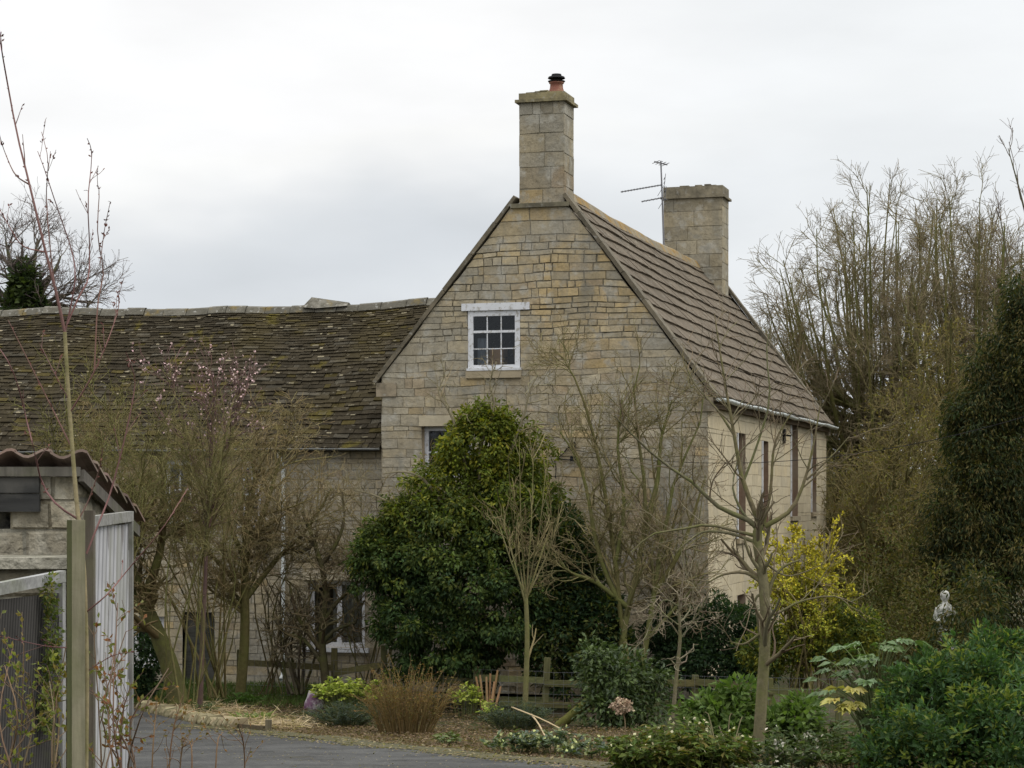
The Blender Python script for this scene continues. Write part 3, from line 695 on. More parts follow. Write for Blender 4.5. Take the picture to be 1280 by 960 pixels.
def ragged(lobes, n, ra, rb):
    """adds small lobes on the surface of the big ones, for an uneven outline"""
    out = list(lobes)
    for k in range(n):
        c, r = lobes[rng.integers(0, len(lobes))]; d = nrm(rng.normal(size=3)); d[2] = abs(d[2]) * .8 + d[2] * .2; q = rng.uniform(ra, rb)
        out.append((c + d * r * rng.uniform(.85, 1.12), np.array([q, q, q * rng.uniform(.9, 1.7)])))
    return out
def leafmass(lobes, ncl, per, cr, Lf, Wf, pal, droop=.2, out=.7, lump=.22, inner=.5, wts=None, hue=.15, hgrad=None):
    """MB of leaves: clusters near the surface of the lobes, small leaves round each cluster"""
    c = np.array([l[0] for l in lobes]); r = np.array([l[1] for l in lobes])
    ar = (r[:, 0] * r[:, 2] + r[:, 1] * r[:, 2]); i = rng.choice(len(lobes), ncl, p=ar / ar.sum())
    d = nrm(rng.normal(size=(ncl, 3)))
    ph = rng.uniform(0, 6, 3)
    lm = np.sin(d[:, 0] * 4.3 + ph[0] + i) * np.sin(d[:, 2] * 5.1 + ph[1]) + .6 * np.sin(d[:, 0] * 9 + d[:, 2] * 8 + ph[2])
    rr = (1 - inner * rng.random(ncl) ** 2) * (1 + lump * lm * .6)
    cc = c[i] + d * r[i] * rr[:, None]
    keep = np.ones(ncl, bool)
    for j in range(len(lobes)):
        q = np.linalg.norm((cc - c[j]) / r[j], axis=1); keep &= ~((q < .6) & (i != j))
    cc, d = cc[keep], d[keep]; n = len(cc)
    o = nrm(rng.normal(size=(n, per, 3))); rad = rng.uniform(.15, 1, (n, per, 1)) ** .6
    p = cc[:, None] + o * rad * cr * np.array([1, 1, .75]) * rng.uniform(.6, 1.3, (n, 1, 1))
    dr = nrm(o * .7 + d[:, None] * out + rng.normal(size=(n, per, 3)) * .45 + np.array([0, 0, -droop]))
    nn = nrm(d[:, None] * .5 + np.array([0, 0, .8]) + rng.normal(size=(n, per, 3)) * .5)
    pal = np.asarray(pal, float)
    pi = rng.choice(len(pal), (n, 1), p=wts) ; pj = rng.choice(len(pal), (n, per), p=wts)
    ix = np.where(rng.random((n, per)) < .6, pi, pj)
    col = pal[ix] * rng.uniform(1 - hue, 1 + hue, (n, 1, 1)) * rng.uniform(.8, 1.2, (n, per, 1))
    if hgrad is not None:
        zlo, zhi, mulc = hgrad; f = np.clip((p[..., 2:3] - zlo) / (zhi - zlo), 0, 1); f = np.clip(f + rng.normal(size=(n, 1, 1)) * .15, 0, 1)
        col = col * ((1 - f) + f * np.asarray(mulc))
    m = n * per
    return p.reshape(m, 3), dr.reshape(m, 3), nn.reshape(m, 3), Lf * rng.uniform(.65, 1.25, m), Wf * rng.uniform(.7, 1.2, m), col.reshape(m, 3)
def bush(name, label, cat, base, lobes, ncl, per, cr, Lf, Wf, pal, m='leaf', group=None, stems=10, part='foliage', bark=BARK, **kw):
    root = thing(name, label, cat, base, 0, group)
    p, d, n, l, w_, col = leafmass(lobes, ncl, per, cr, Lf, Wf, pal, **kw)
    ok = p[:, 2] > gz(p[:, 0], p[:, 1]) + .01
    MB().leaves(p[ok] - base, d[ok], n[ok], l[ok], w_[ok], col[ok]).build(part, M[m], root)
    mb = MB()
    for k in range(stems):
        L_ = lobes[k % len(lobes)]; a = base + rng.normal(size=3) * [.08, .08, 0]; e = L_[0] + rng.uniform(-.6, .6, 3) * L_[1]
        mid = a * .5 + e * .5 + rng.normal(size=3) * .08 + np.array([0, 0, .1]); a = a - np.array([0, 0, .08])
        r_ = .006 + .022 * float(np.mean(L_[1])); mb.tubes(rs([a, mid, a * .3 + e * .7], 7) - base, np.linspace(r_, r_ * .35, 7), 5, tint(np.array(bark) * .7, 1))
    if stems: mb.build('stems', M['twig'], root, True)
    return root
def clump(name, label, cat, base, n, h, spread, Lf, Wf, pal, per=9, m='leaf', group=None, lean=.5, droop=.1, top=.55, stemr=.006, stemc=(.09, .1, .04), flowers=None, wig=.1):
    """many stems from the ground, each with leaves towards its top"""
    root = thing(name, label, cat, base, 0, group)
    a = rng.uniform(0, 2 * np.pi, n); rr = np.sqrt(rng.random(n)); sp = np.atleast_1d(spread); sx, sy = sp[0], sp[-1]
    b = np.stack([np.cos(a) * rr * sx * (1 - lean * .6), np.sin(a) * rr * sy * (1 - lean * .6), np.zeros(n)], 1)
    b[:, 2] = gz(base[0] + b[:, 0], base[1] + b[:, 1]) - base[2] - .03
    hh = h * rng.uniform(.6, 1.1, n) * (1 - .35 * rr ** 2)
    e = b + np.stack([np.cos(a) * rr * sx * lean, np.sin(a) * rr * sy * lean, hh], 1)
    t = np.linspace(0, 1, 6)[None, :, None]; mid = np.array([0, 0, .12]) * np.sin(t * np.pi) * h
    pts = b[:, None] * (1 - t) + e[:, None] * t + mid + np.cumsum(rng.normal(size=(n, 6, 3)) * wig * h * .15, 1) * t
    rad = np.tile(np.linspace(stemr, stemr * .5, 6), (n, 1))
    MB().tubes(pts, rad, 4, tint(stemc, n, .25)).build('stems', M['twig'], root, True)
    if per:
        m_ = n * per; i = np.repeat(np.arange(n), per); s = rng.uniform(top, 1, m_) * 4.999; k = s.astype(int); f = (s - k)[:, None]
        p = pts[i, k] * (1 - f) + pts[i, k + 1] * f
        az = rng.uniform(0, 2 * np.pi, m_); d = nrm(np.stack([np.cos(az), np.sin(az), rng.uniform(-.1, .9, m_) - droop], 1))
        nn = nrm(np.array([0, 0, 1.]) + rng.normal(size=(m_, 3)) * .35); pal_ = np.asarray(pal, float)
        col = pal_[rng.integers(0, len(pal_), m_)] * np.repeat(rng.uniform(.8, 1.2, (n, 1)), per, 0) * rng.uniform(.85, 1.15, (m_, 1))
        MB().leaves(p, d, nn, Lf * rng.uniform(.6, 1.2, m_), Wf * rng.uniform(.7, 1.2, m_), col).build('foliage', M[m], root)
    if flowers:
        nf, fl, fc = flowers; i = rng.integers(0, n, nf * 5); p = pts[i, 5] + rng.normal(size=(nf * 5, 3)) * fl * .5
        d = nrm(rng.normal(size=(nf * 5, 3)) + np.array([0, -.4, .4])); MB().leaves(p, d, nrm(rng.normal(size=(nf * 5, 3))), fl, fl * .8, tint(fc, nf * 5, .2)).build('flowers', M['flower'], root)['kind'] = 'stuff'
    return root

# ------------------------------------------------------------------ trees behind the house
def bare_tree(name, label, px, Y, trunk, levels, bark, twig, cat='tree', group=None):
    base = G(px, Y); root = thing(name, label, cat, base, 0, group)
    tr = [T(Y, t_[0], t_[1], t_[2]) for t_ in trunk]
    for w_, r in tr[:]: pass
    pp, pr = woody(root, base, tr, levels, bark, twig)
    return root, base, pp, pr
OB, OT = (.125, .118, .045), (.16, .13, .078)
def fan_tree(label, px, Y, trunk, outline, n, r):
    """limbs rising in a fan from a short trunk towards a crown outline (pixels)"""
    o = np.array(outline, float); tr = [(trunk, r, r * .5)]; t_ = np.array(trunk, float)
    for k in range(n):
        f = rng.uniform(0, len(o) - 1.001); i = int(f); e = o[i] + (o[i + 1] - o[i]) * (f - i)
        j = rng.uniform(.15, 1) * (len(t_) - 1.001); q = int(j); st = t_[q] + (t_[q + 1] - t_[q]) * (j - q)
        e = st + (e - st) * rng.uniform(.66, .97); bow = np.array([(e[0] - st[0]) * .20, 16.]); dz = rng.normal() * 2.2
        m1 = st + (e - st) * .33 + bow + rng.normal(size=2) * 5; m2 = st + (e - st) * .68 + bow * .7 + rng.normal(size=2) * 6
        tr.append(([(st[0], st[1]), (m1[0], m1[1], dz * .5), (m2[0], m2[1], dz * .85), (e[0], e[1], dz)], rng.uniform(.05, .10), .013))
    bare_tree('lime_tree', label, px, Y, tr,
        [dict(n=700, Ln=1.6, ang=(20, 60), t0=.15, N=6, wig=.11, up=.05, rf=.5, minr=.012), dict(n=5200, Ln=.95, ang=(20, 65), t0=.15, wig=.15, up=.05, rf=.55, minr=.008),
         dict(n=20000, Ln=.48, ang=(20, 65), t0=.15, N=4, wig=.16, up=.04, rf=.6, minr=.0058)], OB, OT)
fan_tree('broad bare lime tree fanning upwards close behind the rear end of the house', 1105, 62, [(1105, 790), (1102, 700), (1099, 630), (1097, 560), (1097, 500)],
         [(1010, 610), (970, 560), (945, 510), (930, 470), (928, 440), (928, 415), (934, 390), (946, 355), (970, 320), (995, 280), (1022, 250), (1050, 230), (1075, 218), (1102, 210), (1130, 222), (1160, 225), (1190, 250)], 88, .26)
fan_tree('tall bare lime tree rising above the dark yew at the right edge', 1226, 59, [(1230, 790), (1228, 700), (1225, 620), (1222, 560), (1221, 500)],
         [(1100, 430), (1120, 330), (1145, 270), (1165, 235), (1190, 225), (1215, 220), (1240, 235), (1265, 250), (1290, 290), (1320, 330), (1345, 400)], 58, .27)
bare_tree('ash_tree', 'sparse bare tree whose longest shoots reach highest at the right edge', 1330, 46,
          [([(1330, 830), (1325, 650), (1315, 500), (1300, 380), (1285, 280), (1268, 215), (1260, 185)], .06, .007), ([(1316, 520), (1275, 420), (1262, 340), (1250, 270)], .04, .01)],
          [dict(n=22, Ln=.8, ang=(15, 40), t0=.4, N=6, wig=.1, up=.12, rf=.45, minr=.01), dict(n=60, Ln=.45, ang=(20, 50), wig=.14, up=.1, rf=.6, minr=.006), dict(n=160, Ln=.35, ang=(20, 60), N=4, minr=.006)], (.10, .085, .06), (.13, .095, .08))
# scrub and thicket between the limes and the garden
for k, (px, Y, tops, lab) in enumerate((
        (1065, 56, [(1040, 640), (1060, 600), (1090, 620), (1110, 640), (1050, 680)], 'tangled brown thicket right behind the yellow shrub and the house corner'),
        (1125, 48, [(1090, 640), (1120, 560), (1150, 540), (1140, 620), (1165, 650)], 'dense olive thicket between the yellow shrub and the dark yew'),
        (1180, 52, [(1150, 470), (1165, 440), (1185, 460), (1205, 480), (1140, 520)], 'tall olive-brown thicket in front of the lime trunks'))):
    base = G(px, Y); tr = []
    for j in range(16):
        q = tops[j % len(tops)]; tx, ty = q[0] + rng.normal() * 14, q[1] + rng.normal() * 25
        tr.append(T(Y, [(px + rng.normal() * 14, 620 + 3.7 / Y * F + 4, rng.normal() * .8), ((px + tx) / 2 + rng.normal() * 12, 700 + rng.normal() * 20, rng.normal()), (tx, ty, rng.normal() * 1.2)], .07, .02))
    root = thing('thicket', lab, 'thicket', base)
    pp, pr = woody(root, base, tr, [dict(n=240, Ln=1.7, ang=(20, 65), t0=.1, wig=.25, up=.04, rf=.6, minr=.012), dict(n=1500, Ln=.9, ang=(20, 70), t0=.1, wig=.3, rf=.6, minr=.008), dict(n=5000, Ln=.45, ang=(20, 70), N=4, wig=.3, minr=.0065)], (.10, .09, .04), (.14, .115, .05), tname='stems')
    n = 9000 if k else 5000; p, d = on_twigs(pp, n)
    MB().leaves(p - base, d + rng.normal(size=(n, 3)) * .6, rng.normal(size=(n, 3)), .075, .04, tint((.13, .11, .03), n, .35, .12)).build('foliage', M['leaf'], root)
# ivy trunk far left
base = G(30, 78); root = thing('ivy_clad_tree', 'bare rounded tree with ivy wrapped trunk beyond the left roof ridge', 'tree', base)
tr = [T(78, [(30, 760), (30, 600), (29, 480), (30, 400), (30, 340)], .4, .15)] + [T(78, [(30, 420), (30 + dx_ * .4, 380), (30 + dx_, ty + 15), (30 + dx_ * 1.15, ty)], .12, .03) for dx_, ty in ((-45, 330), (-20, 300), (15, 298), (40, 320), (62, 350), (72, 375), (-60, 350))]
pp, pr = woody(root, base, tr, [dict(n=90, Ln=2.2, ang=(20, 60), t0=.35, wig=.15, up=.03, rf=.5, minr=.015), dict(n=600, Ln=1.2, ang=(20, 60), wig=.2, rf=.6, minr=.01), dict(n=2400, Ln=.6, ang=(20, 60), N=4, minr=.008)], (.10, .09, .07), (.13, .105, .095))
p, d, n, l, w_, col = leafmass([lob(30, 360, 15, 30, 77.6), lob(26, 400, 20, 40, 77.6), lob(40, 380, 14, 26, 77.6), lob(30, 460, 22, 60, 77.6)], 700, 9, .3, .26, .2, [(.045, .06, .02), (.03, .045, .018)])
MB().leaves(p - base, d, n, l, w_, col).build('ivy', M['leaf'], root)
# distant wood line
mb = MB(); pts = []
base = G(900, 92)
for k in range(150):
    x = rng.uniform(-32, 75); y = rng.uniform(86, 112); z = float(gz(x, y)); h = rng.uniform(3.0, 6.5) * (1 if x > 6 else .5)
    pts.append(rs([(x, y, z - .2), (x + rng.normal() * .3, y, z + h * .5), (x + rng.normal() * .7, y, z + h)], 6))
pp = np.array(pts); pr = np.tile(np.linspace(.14, .03, 6), (len(pp), 1)); mb.tubes(pp, pr, 4, tint((.085, .072, .055), len(pp)))
for lv in (dict(n=1500, Ln=2.0, ang=(20, 60), t0=.15, wig=.15, up=.06, rf=.5, minr=.03), dict(n=7000, Ln=1.1, ang=(20, 60), N=4, wig=.2, up=.05, minr=.02)):
    pp, pr = spawn(pp, pr, **lv); mb.tubes(pp, pr, 3, tint((.10, .085, .066), len(pp)))
o = mb.build('far_woods', M['twig']); o['kind'] = 'stuff'
mb = MB()
p = np.stack([rng.uniform(-35, 80, 26000), rng.uniform(80, 84, 26000), np.zeros(26000)], 1); p[:, 2] = gz(p[:, 0], p[:, 1]) + rng.uniform(0, 1, 26000) ** .8 * (2.1 + .5 * np.sin(p[:, 0] * .8)); n = len(p)
mb.leaves(p, rng.normal(size=(n, 3)) + [0, 0, .8], rng.normal(size=(n, 3)) + [0, -1, 0], .5, .16, tint((.075, .064, .042), n, .3)); o = mb.build('far_hedgerow', M['leaf']); o['kind'] = 'stuff'

for lab, px, Y, lb in (('low olive brambles at the foot of the thicket right of the yellow shrub', 1100, 40, [lob(1085, 745, 45, 60, 40), lob(1130, 720, 45, 80, 40.5), lob(1110, 790, 70, 40, 39.6)]), ('brown bramble mound at the foot of the dark yew', 1170, 38, [lob(1160, 770, 40, 55, 38), lob(1190, 800, 50, 40, 37.6), lob(1130, 810, 40, 30, 37.5)])):
    bush('bramble', lab, 'bramble', G(px, Y), lb, 520, 12, .3, .10, .035, [(.075, .065, .022), (.10, .08, .028), (.05, .05, .018), (.065, .075, .02)], lump=.5, inner=.9, droop=.3, stems=40, bark=(.16, .13, .06))
# dark yew on the right
YW = [(.022, .033, .012), (.034, .044, .014), (.065, .06, .016), (.016, .024, .010), (.08, .066, .022)]
bush('yew_tree', 'very dark drooping yew tree filling the right edge above the glossy shrub', 'tree', G(1240, 41),
     ragged([lob(1275, 470, 45, 95, 41), lob(1240, 560, 50, 90, 41), lob(1285, 600, 65, 140, 41), lob(1222, 640, 48, 100, 40.5), lob(1215, 550, 22, 40, 41), lob(1250, 730, 70, 110, 40.5), lob(1190, 730, 32, 66, 40.5), lob(1290, 400, 30, 50, 41)], 50, .2, .42),
     5600, 20, .26, .12, .03, YW, droop=.9, out=.6, lump=.6, hue=.35, stems=14, bark=(.06, .045, .035))
bush('yew_tree', 'loose low yew boughs hanging in front of the small white statue', 'tree', G(1205, 29.6), [lob(1192, 768, 8, 8, 29.7, .2), lob(1170, 795, 7, 20, 29.9, .3), lob(1222, 760, 28, 50, 29.9, .5), lob(1205, 808, 24, 16, 29.6, .4), lob(1186, 752, 5, 3, 29.9, .15), lob(1176, 772, 5, 4, 29.9, .15), lob(1184, 787, 8, 5, 29.9, .15), lob(1178, 800, 7, 5, 29.9, .15)], 190, 12, .16, .11, .03, YW, droop=.6, out=.5, lump=.4, stems=6, bark=(.06, .045, .035))
# weathered white ornament before the yew
sb = G(1181, 30.5); st = thing('garden_statue', 'small weathered white garden statue half hidden among dark branches', 'statue', sb)
M['lime'] = mat('weathered_white_stone', (.36, .36, .33), .95, .05, [(13, .47, .56, (.13, .13, .10), .85, 7)], [(30, .5, .01)], tint=False)
zt_ = P(1181, 738, 30.5)[2] - sb[2]; s0 = zt_ - .98
MB().box(-.16, .16, -.16, .16, -.05, s0 - .06).box(-.19, .19, -.19, .19, s0 - .06, s0).build('plinth', M['lime'], st)
mb = MB(); mb.lathe((0, 0, s0), [(.16, 0), (.15, .05), (.12, .2), (.105, .4), (.09, .52), (.11, .62), (.125, .7), (.09, .77), (.045, .8), (.04, .83), (.062, .86), (.07, .91), (.055, .96), (.01, .985)], 14)
for sg in (-1, 1): mb.tubes(np.array([(.1 * sg, 0, s0 + .72), (.15 * sg, -.03, s0 + .58), (.06 * sg, -.12, s0 + .5), (.0, -.13, s0 + .53)]), np.array([.04, .035, .028, .025]), 7)
mb.build('figure', M['lime'], st, True)

# ------------------------------------------------------------------ shrubs close to the house
IV = [(.034, .062, .019), (.027, .050, .017), (.048, .07, .017), (.02, .038, .015)]
ivl = [lob(602, 556, 50, 42, 36.8), lob(645, 592, 40, 52, 36.8), lob(576, 620, 58, 56, 36.8), lob(630, 655, 72, 62, 36.6), lob(540, 690, 72, 70, 36.5), lob(490, 710, 52, 52, 36.6), lob(520, 660, 46, 44, 36.6), lob(610, 750, 92, 95, 36.3), lob(548, 795, 76, 60, 36.3), lob(690, 700, 44, 70, 36.5), lob(598, 530, 28, 18, 36.8)]
ib = G(595, 36.6); ivl = ragged(ivl, 60, .10, .2)
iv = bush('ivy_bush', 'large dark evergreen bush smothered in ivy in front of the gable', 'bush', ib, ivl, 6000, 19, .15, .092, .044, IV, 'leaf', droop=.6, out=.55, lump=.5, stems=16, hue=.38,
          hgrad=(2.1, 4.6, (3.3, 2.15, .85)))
tr = [T(36.5, q, .035, .008) for q in ([(590, 640), (578, 560), (562, 515), (548, 492), (556, 470)], [(625, 620), (640, 560), (655, 520), (662, 488), (672, 470)], [(600, 620), (600, 560), (618, 510), (612, 480), (620, 455)], [(520, 680), (500, 640), (470, 620), (440, 612)], [(560, 640), (530, 600), (505, 590), (480, 592)])]
pp = np.stack([t_[0] for t_ in tr]); pr = np.stack([t_[1] for t_ in tr]); mb = MB(); mb.tubes(pp - ib, pr, 5, (.16, .14, .09))
for lv in (dict(n=40, Ln=.8, ang=(25, 70), t0=.35, wig=.3, minr=.007), dict(n=160, Ln=.35, ang=(25, 70), wig=.35, N=4, minr=.005)):
    pp, pr = spawn(pp, pr, **lv); mb.tubes(pp - ib, pr, 3, tint((.17, .145, .09), len(pp)))
mb.build('branches', M['twig'], iv)
DG = [(.022, .042, .016), (.03, .052, .018), (.016, .032, .015)]
bush('laurel_bush', 'dark green leafy shrub between the ivy bush and the mossy bare tree', 'bush', G(735, 35.9), [lob(715, 720, 34, 70, 36), lob(745, 790, 42, 62, 35.8), lob(700, 800, 40, 60, 35.8), lob(770, 815, 22, 35, 35.8)],
     1500, 13, .15, .11, .05, DG + [(.075, .085, .018), (.05, .06, .018)], 'leaf', lump=.35, stems=8)
bush('dark_hedge', 'low dark green hedge along the foot of the pale side wall', 'hedge', G(885, 36.3), [lob(850, 800, 42, 42, 36.3), lob(905, 795, 48, 46, 36.2), lob(945, 810, 35, 45, 36), lob(880, 830, 60, 30, 36)],
     1500, 13, .14, .09, .04, DG, lump=.25, stems=8)
# forsythia
fb = G(1012, 34.6); root = thing('forsythia', 'bright yellow flowering shrub at the corner of the pale side wall', 'shrub', fb); tr = []
for k in range(34):
    tx = 1015 + np.clip(rng.normal() * 36, -58, 60); ty = 655 + abs(rng.normal()) * 45 + abs(tx - 1015) * .55
    tr.append(T(34.6, [(1012 + rng.normal() * 14, 862, rng.normal() * .25), ((1012 + tx) / 2 + rng.normal() * 8, 760, rng.normal() * .3), (tx, ty, rng.normal() * .5)], .018, .006))
pp, pr = woody(root, fb, tr, [dict(n=300, Ln=.55, ang=(20, 60), t0=.12, wig=.15, up=.1, rf=.7, minr=.006), dict(n=900, Ln=.3, ang=(20, 60), wig=.2, up=.05, N=4, minr=.005)], (.16, .13, .06), (.17, .14, .05), tname='stems', k0=4)
n = 15500; p, d = on_twigs(pp, n, 0); f = np.clip((p[:, 2:3] - .9) / 2.2 + rng.normal(size=(n, 1)) * .25, 0, 1)
cc = tint((.40, .34, .022), n, .35) * f + tint((.16, .19, .02), n, .3) * (1 - f)
MB().leaves(p - fb, d + rng.normal(size=(n, 3)) * .8, rng.normal(size=(n, 3)), .062, .03, cc).build('blossom', M['flower'], root)
bush('evergreen_shrub', 'mid green shrub spreading below the yellow flowering shrub', 'shrub', G(1010, 34.5), ragged([lob(1000, 806, 46, 34, 34.45, .35), lob(1045, 797, 36, 38, 34.45, .35), lob(965, 822, 26, 20, 34.4, .3)], 10, .15, .3), 760, 12, .14, .075, .04, [(.09, .11, .02), (.15, .145, .02), (.045, .065, .016)], stems=6)

# ------------------------------------------------------------------ bare trees in front of the wing
OLB, OLT = (.115, .096, .043), (.19, .15, .075)
fine = lambda a, b, c, s=1: [dict(n=a, Ln=1.3 * s, ang=(20, 60), t0=.3, wig=.2, up=.06, rf=.5, minr=.007), dict(n=int(b * 1.25), Ln=.75 * s, ang=(20, 65), t0=.1, wig=.26, up=.03, rf=.6, minr=.0052), dict(n=int(c * 1.5), Ln=.38 * s, ang=(20, 70), N=4, wig=.28, rf=.7, minr=.004)]
bare_tree('leaning_tree', 'bare tree with thick mossy trunk leaning left beside the white gate', 212, 36.2,
          [([(224, 878), (212, 830), (192, 780), (172, 735), (155, 680), (150, 620)], .19, .07), ([(180, 750), (200, 690), (205, 630), (200, 570)], .09, .03), ([(158, 690), (130, 640), (120, 590), (125, 540)], .07, .02), ([(172, 730), (140, 720), (100, 700), (70, 690)], .07, .02)], fine(70, 380, 1200), (.085, .072, .032), OLT)
tr = []
for k in range(16):
    tx = rng.uniform(165, 385); ty = 560 + rng.uniform(0, 90) + abs(tx - 275) * .2
    tr.append(([(272 + rng.normal() * 11, 872, rng.normal() * .3), ((272 * 1.2 + tx) / 2.2 + rng.normal() * 8, 770, rng.normal() * .4), (tx + rng.normal() * 6, (ty + 700) / 2, rng.normal() * .6), (tx, ty, rng.normal() * .8)], rng.uniform(.012, .024), .006))
bare_tree('hazel_shrub', 'bare many-stemmed hazel fanning out in front of the wing', 272, 36.8, tr, fine(110, 560, 1700), OLB, OLT, 'shrub')
bare_tree('plum_tree', 'bare upright tree with forked stem in the middle of the wing front', 300, 37.6,
          [([(300, 872), (306, 800), (306, 730), (308, 670), (312, 620)], .10, .06), ([(307, 690), (330, 640), (345, 590), (352, 560)], .06, .02), ([(306, 700), (285, 650), (275, 600), (265, 565)], .05, .02), ([(309, 660), (318, 600), (312, 565)], .05, .02), ([(306, 750), (345, 700), (385, 660), (415, 610)], .06, .015), ([(306, 740), (270, 700), (235, 660), (215, 610)], .05, .015)], fine(80, 430, 1500, .95), (.12, .105, .045), OLT)
bare_tree('apple_tree', 'gnarled dark apple tree with twisted limbs before the ground floor window', 405, 37.4,
          [([(408, 862), (405, 830), (402, 800), (404, 770), (408, 740), (400, 700), (388, 665), (378, 640)], .085, .03), ([(403, 805), (415, 790), (432, 782), (446, 776), (447, 750), (440, 722)], .04, .018), ([(405, 775), (422, 752), (440, 735), (452, 715)], .045, .015), ([(404, 815), (385, 790), (370, 765), (362, 730)], .055, .02), ([(402, 705), (420, 680), (430, 650), (428, 615)], .045, .015), ([(392, 680), (375, 690), (350, 680), (330, 690)], .04, .012), ([(404, 830), (380, 800), (355, 790), (340, 770)], .045, .015)],
          [dict(n=55, Ln=.85, ang=(25, 80), t0=.25, wig=.35, up=.06, rf=.5, minr=.008), dict(n=300, Ln=.45, ang=(25, 80), t0=.1, wig=.4, up=.04, rf=.6, minr=.0055), dict(n=700, Ln=.22, ang=(25, 80), N=4, wig=.4, minr=.0045)], (.085, .07, .042), (.18, .145, .08))
bare_tree('thorn_shrub', 'dense dark thorny tangle low beside the pale downpipe', 372, 37.7, [([(372 + rng.normal() * 8, 868, rng.normal() * .2), (368 + rng.normal() * 14, 800, rng.normal() * .25), (366 + rng.normal() * 22, 735 + rng.normal() * 20, rng.normal() * .3)], .03, .008) for k in range(9)],
          [dict(n=70, Ln=.6, ang=(25, 80), t0=.3, wig=.35, rf=.55, minr=.008), dict(n=260, Ln=.35, ang=(25, 80), t0=.1, wig=.4, rf=.6, minr=.0055), dict(n=500, Ln=.18, ang=(25, 80), N=4, wig=.4, minr=.0045)], (.075, .062, .042), (.14, .115, .07), 'shrub')
for px, Y, x0, x1, ty, lab, col in ((150, 33.5, 40, 200, 500, 'tall greenish bare shrub in front of the dark roof behind the shed tiles', (.13, .12, .045)), (235, 34.5, 165, 310, 500, 'greenish bare shrub rising against the roof below the pink blossom', (.135, .12, .05)), (470, 37.7, 430, 525, 590, 'fine twiggy bare shrub at the left side of the ivy bush', (.165, .135, .068)), (340, 38.0, 300, 440, 600, 'fine twiggy bare shrub close against the wing wall', (.165, .135, .07))):
    tr = []
    for k in range(9):
        tx = rng.uniform(x0, x1); t_y = ty + rng.uniform(0, 110)
        tr.append(([(px + rng.normal() * 14, 868 if Y > 36 else 880, rng.normal() * .3), ((px + tx) / 2 + rng.normal() * 16, 760 + rng.normal() * 20, rng.normal() * .4), ((px + 2 * tx) / 3 + rng.normal() * 16, (760 + t_y) / 2, rng.normal() * .5), (tx, t_y, rng.normal() * .5)], rng.uniform(.01, .018), .005))
    bare_tree('twiggy_shrub', lab, px, Y, tr, [dict(n=75, Ln=1.1, ang=(18, 55), t0=.5, wig=.2, up=.09, rf=.6, minr=.007), dict(n=480, Ln=.65, ang=(18, 60), t0=.1, wig=.22, up=.05, rf=.6, minr=.0046), dict(n=1500, Ln=.32, ang=(20, 65), N=4, wig=.26, up=.04, minr=.0045)], tuple(np.array(col) * .7), col, 'shrub')
root, base, pp, pr = bare_tree('cherry_tree', 'slender ornamental cherry with pale pink blossom against the dark roof', 250, 35.2,
          [([(250, 885), (254, 780), (258, 680), (262, 600), (266, 520), (268, 470)], .05, .012), ([(258, 660), (280, 580), (295, 520), (300, 475)], .03, .01), ([(257, 640), (240, 570), (225, 520), (216, 480)], .03, .01), ([(261, 600), (290, 540), (303, 500)], .02, .008)],
          [dict(n=60, Ln=1.1, ang=(20, 60), t0=.4, wig=.15, up=.1, rf=.6, minr=.006), dict(n=300, Ln=.5, ang=(20, 55), t0=.2, wig=.18, up=.08, minr=.0045)], (.10, .065, .055), (.14, .09, .08))
p, d = on_twigs(pp, 560); hi = p[:, 2] > 4.3; p, d = p[hi], d[hi]; n = len(p); MB().leaves(p - base, d + rng.normal(size=(n, 3)), rng.normal(size=(n, 3)), .05, .04, tint((.42, .30, .29), n, .3)).build('blossom', M['flower'], root)

# ------------------------------------------------------------------ bare trees in front of the gable
MO, MT = (.115, .11, .045), (.165, .135, .07)
bare_tree('mossy_tree', 'mossy many-stemmed bare tree against the right half of the gable', 783, 35.4,
          [([(776, 848), (778, 800), (784, 765), (796, 715), (808, 645), (802, 575), (792, 500), (800, 455)], 0.075, .009), ([(790, 848), (778, 790), (770, 710), (757, 620), (742, 545), (724, 485), (706, 452)], 0.058, .009), ([(800, 850), (808, 800), (818, 740), (826, 680), (836, 640), (846, 590), (872, 540), (880, 490)], 0.058, .009),
           ([(772, 750), (748, 690), (735, 620), (722, 575), (700, 540)], .05, .012), ([(806, 660), (822, 600), (826, 550), (840, 500)], .05, .012), ([(786, 760), (745, 728), (712, 715), (690, 690)], .05, .012), ([(818, 740), (850, 690), (868, 640), (880, 600)], .05, .012), ([(770, 700), (780, 630), (772, 560), (778, 500)], .04, .012), ([(808, 800), (835, 770), (862, 740), (880, 720)], .04, .01)],
          [dict(n=110, Ln=1.2, ang=(20, 60), t0=.25, wig=.22, up=.06, rf=.5, minr=.009), dict(n=900, Ln=.6, ang=(20, 65), t0=.1, wig=.28, up=.03, rf=.6, minr=.0055), dict(n=3000, Ln=.3, ang=(20, 70), N=4, wig=.3, minr=.004)], MO, MT)
bare_tree('twiggy_shrub', 'dense dark twiggy bare shrub low down against the gable corner', 845, 36.6, [([(840 + rng.normal() * 14, 852, rng.normal() * .2), (840 + rng.normal() * 22, 760, rng.normal() * .3), (815 + rng.uniform(-60, 75), 620 + rng.uniform(-30, 90), rng.normal() * .4)], .035, .008) for k in range(18)],
          [dict(n=150, Ln=.9, ang=(20, 60), t0=.25, wig=.25, up=.05, rf=.6, minr=.008), dict(n=600, Ln=.5, ang=(20, 65), t0=.1, wig=.25, rf=.6, minr=.0052), dict(n=1300, Ln=.28, ang=(20, 70), N=4, wig=.3, minr=.0045)], (.13, .11, .06), (.19, .15, .095), 'shrub')
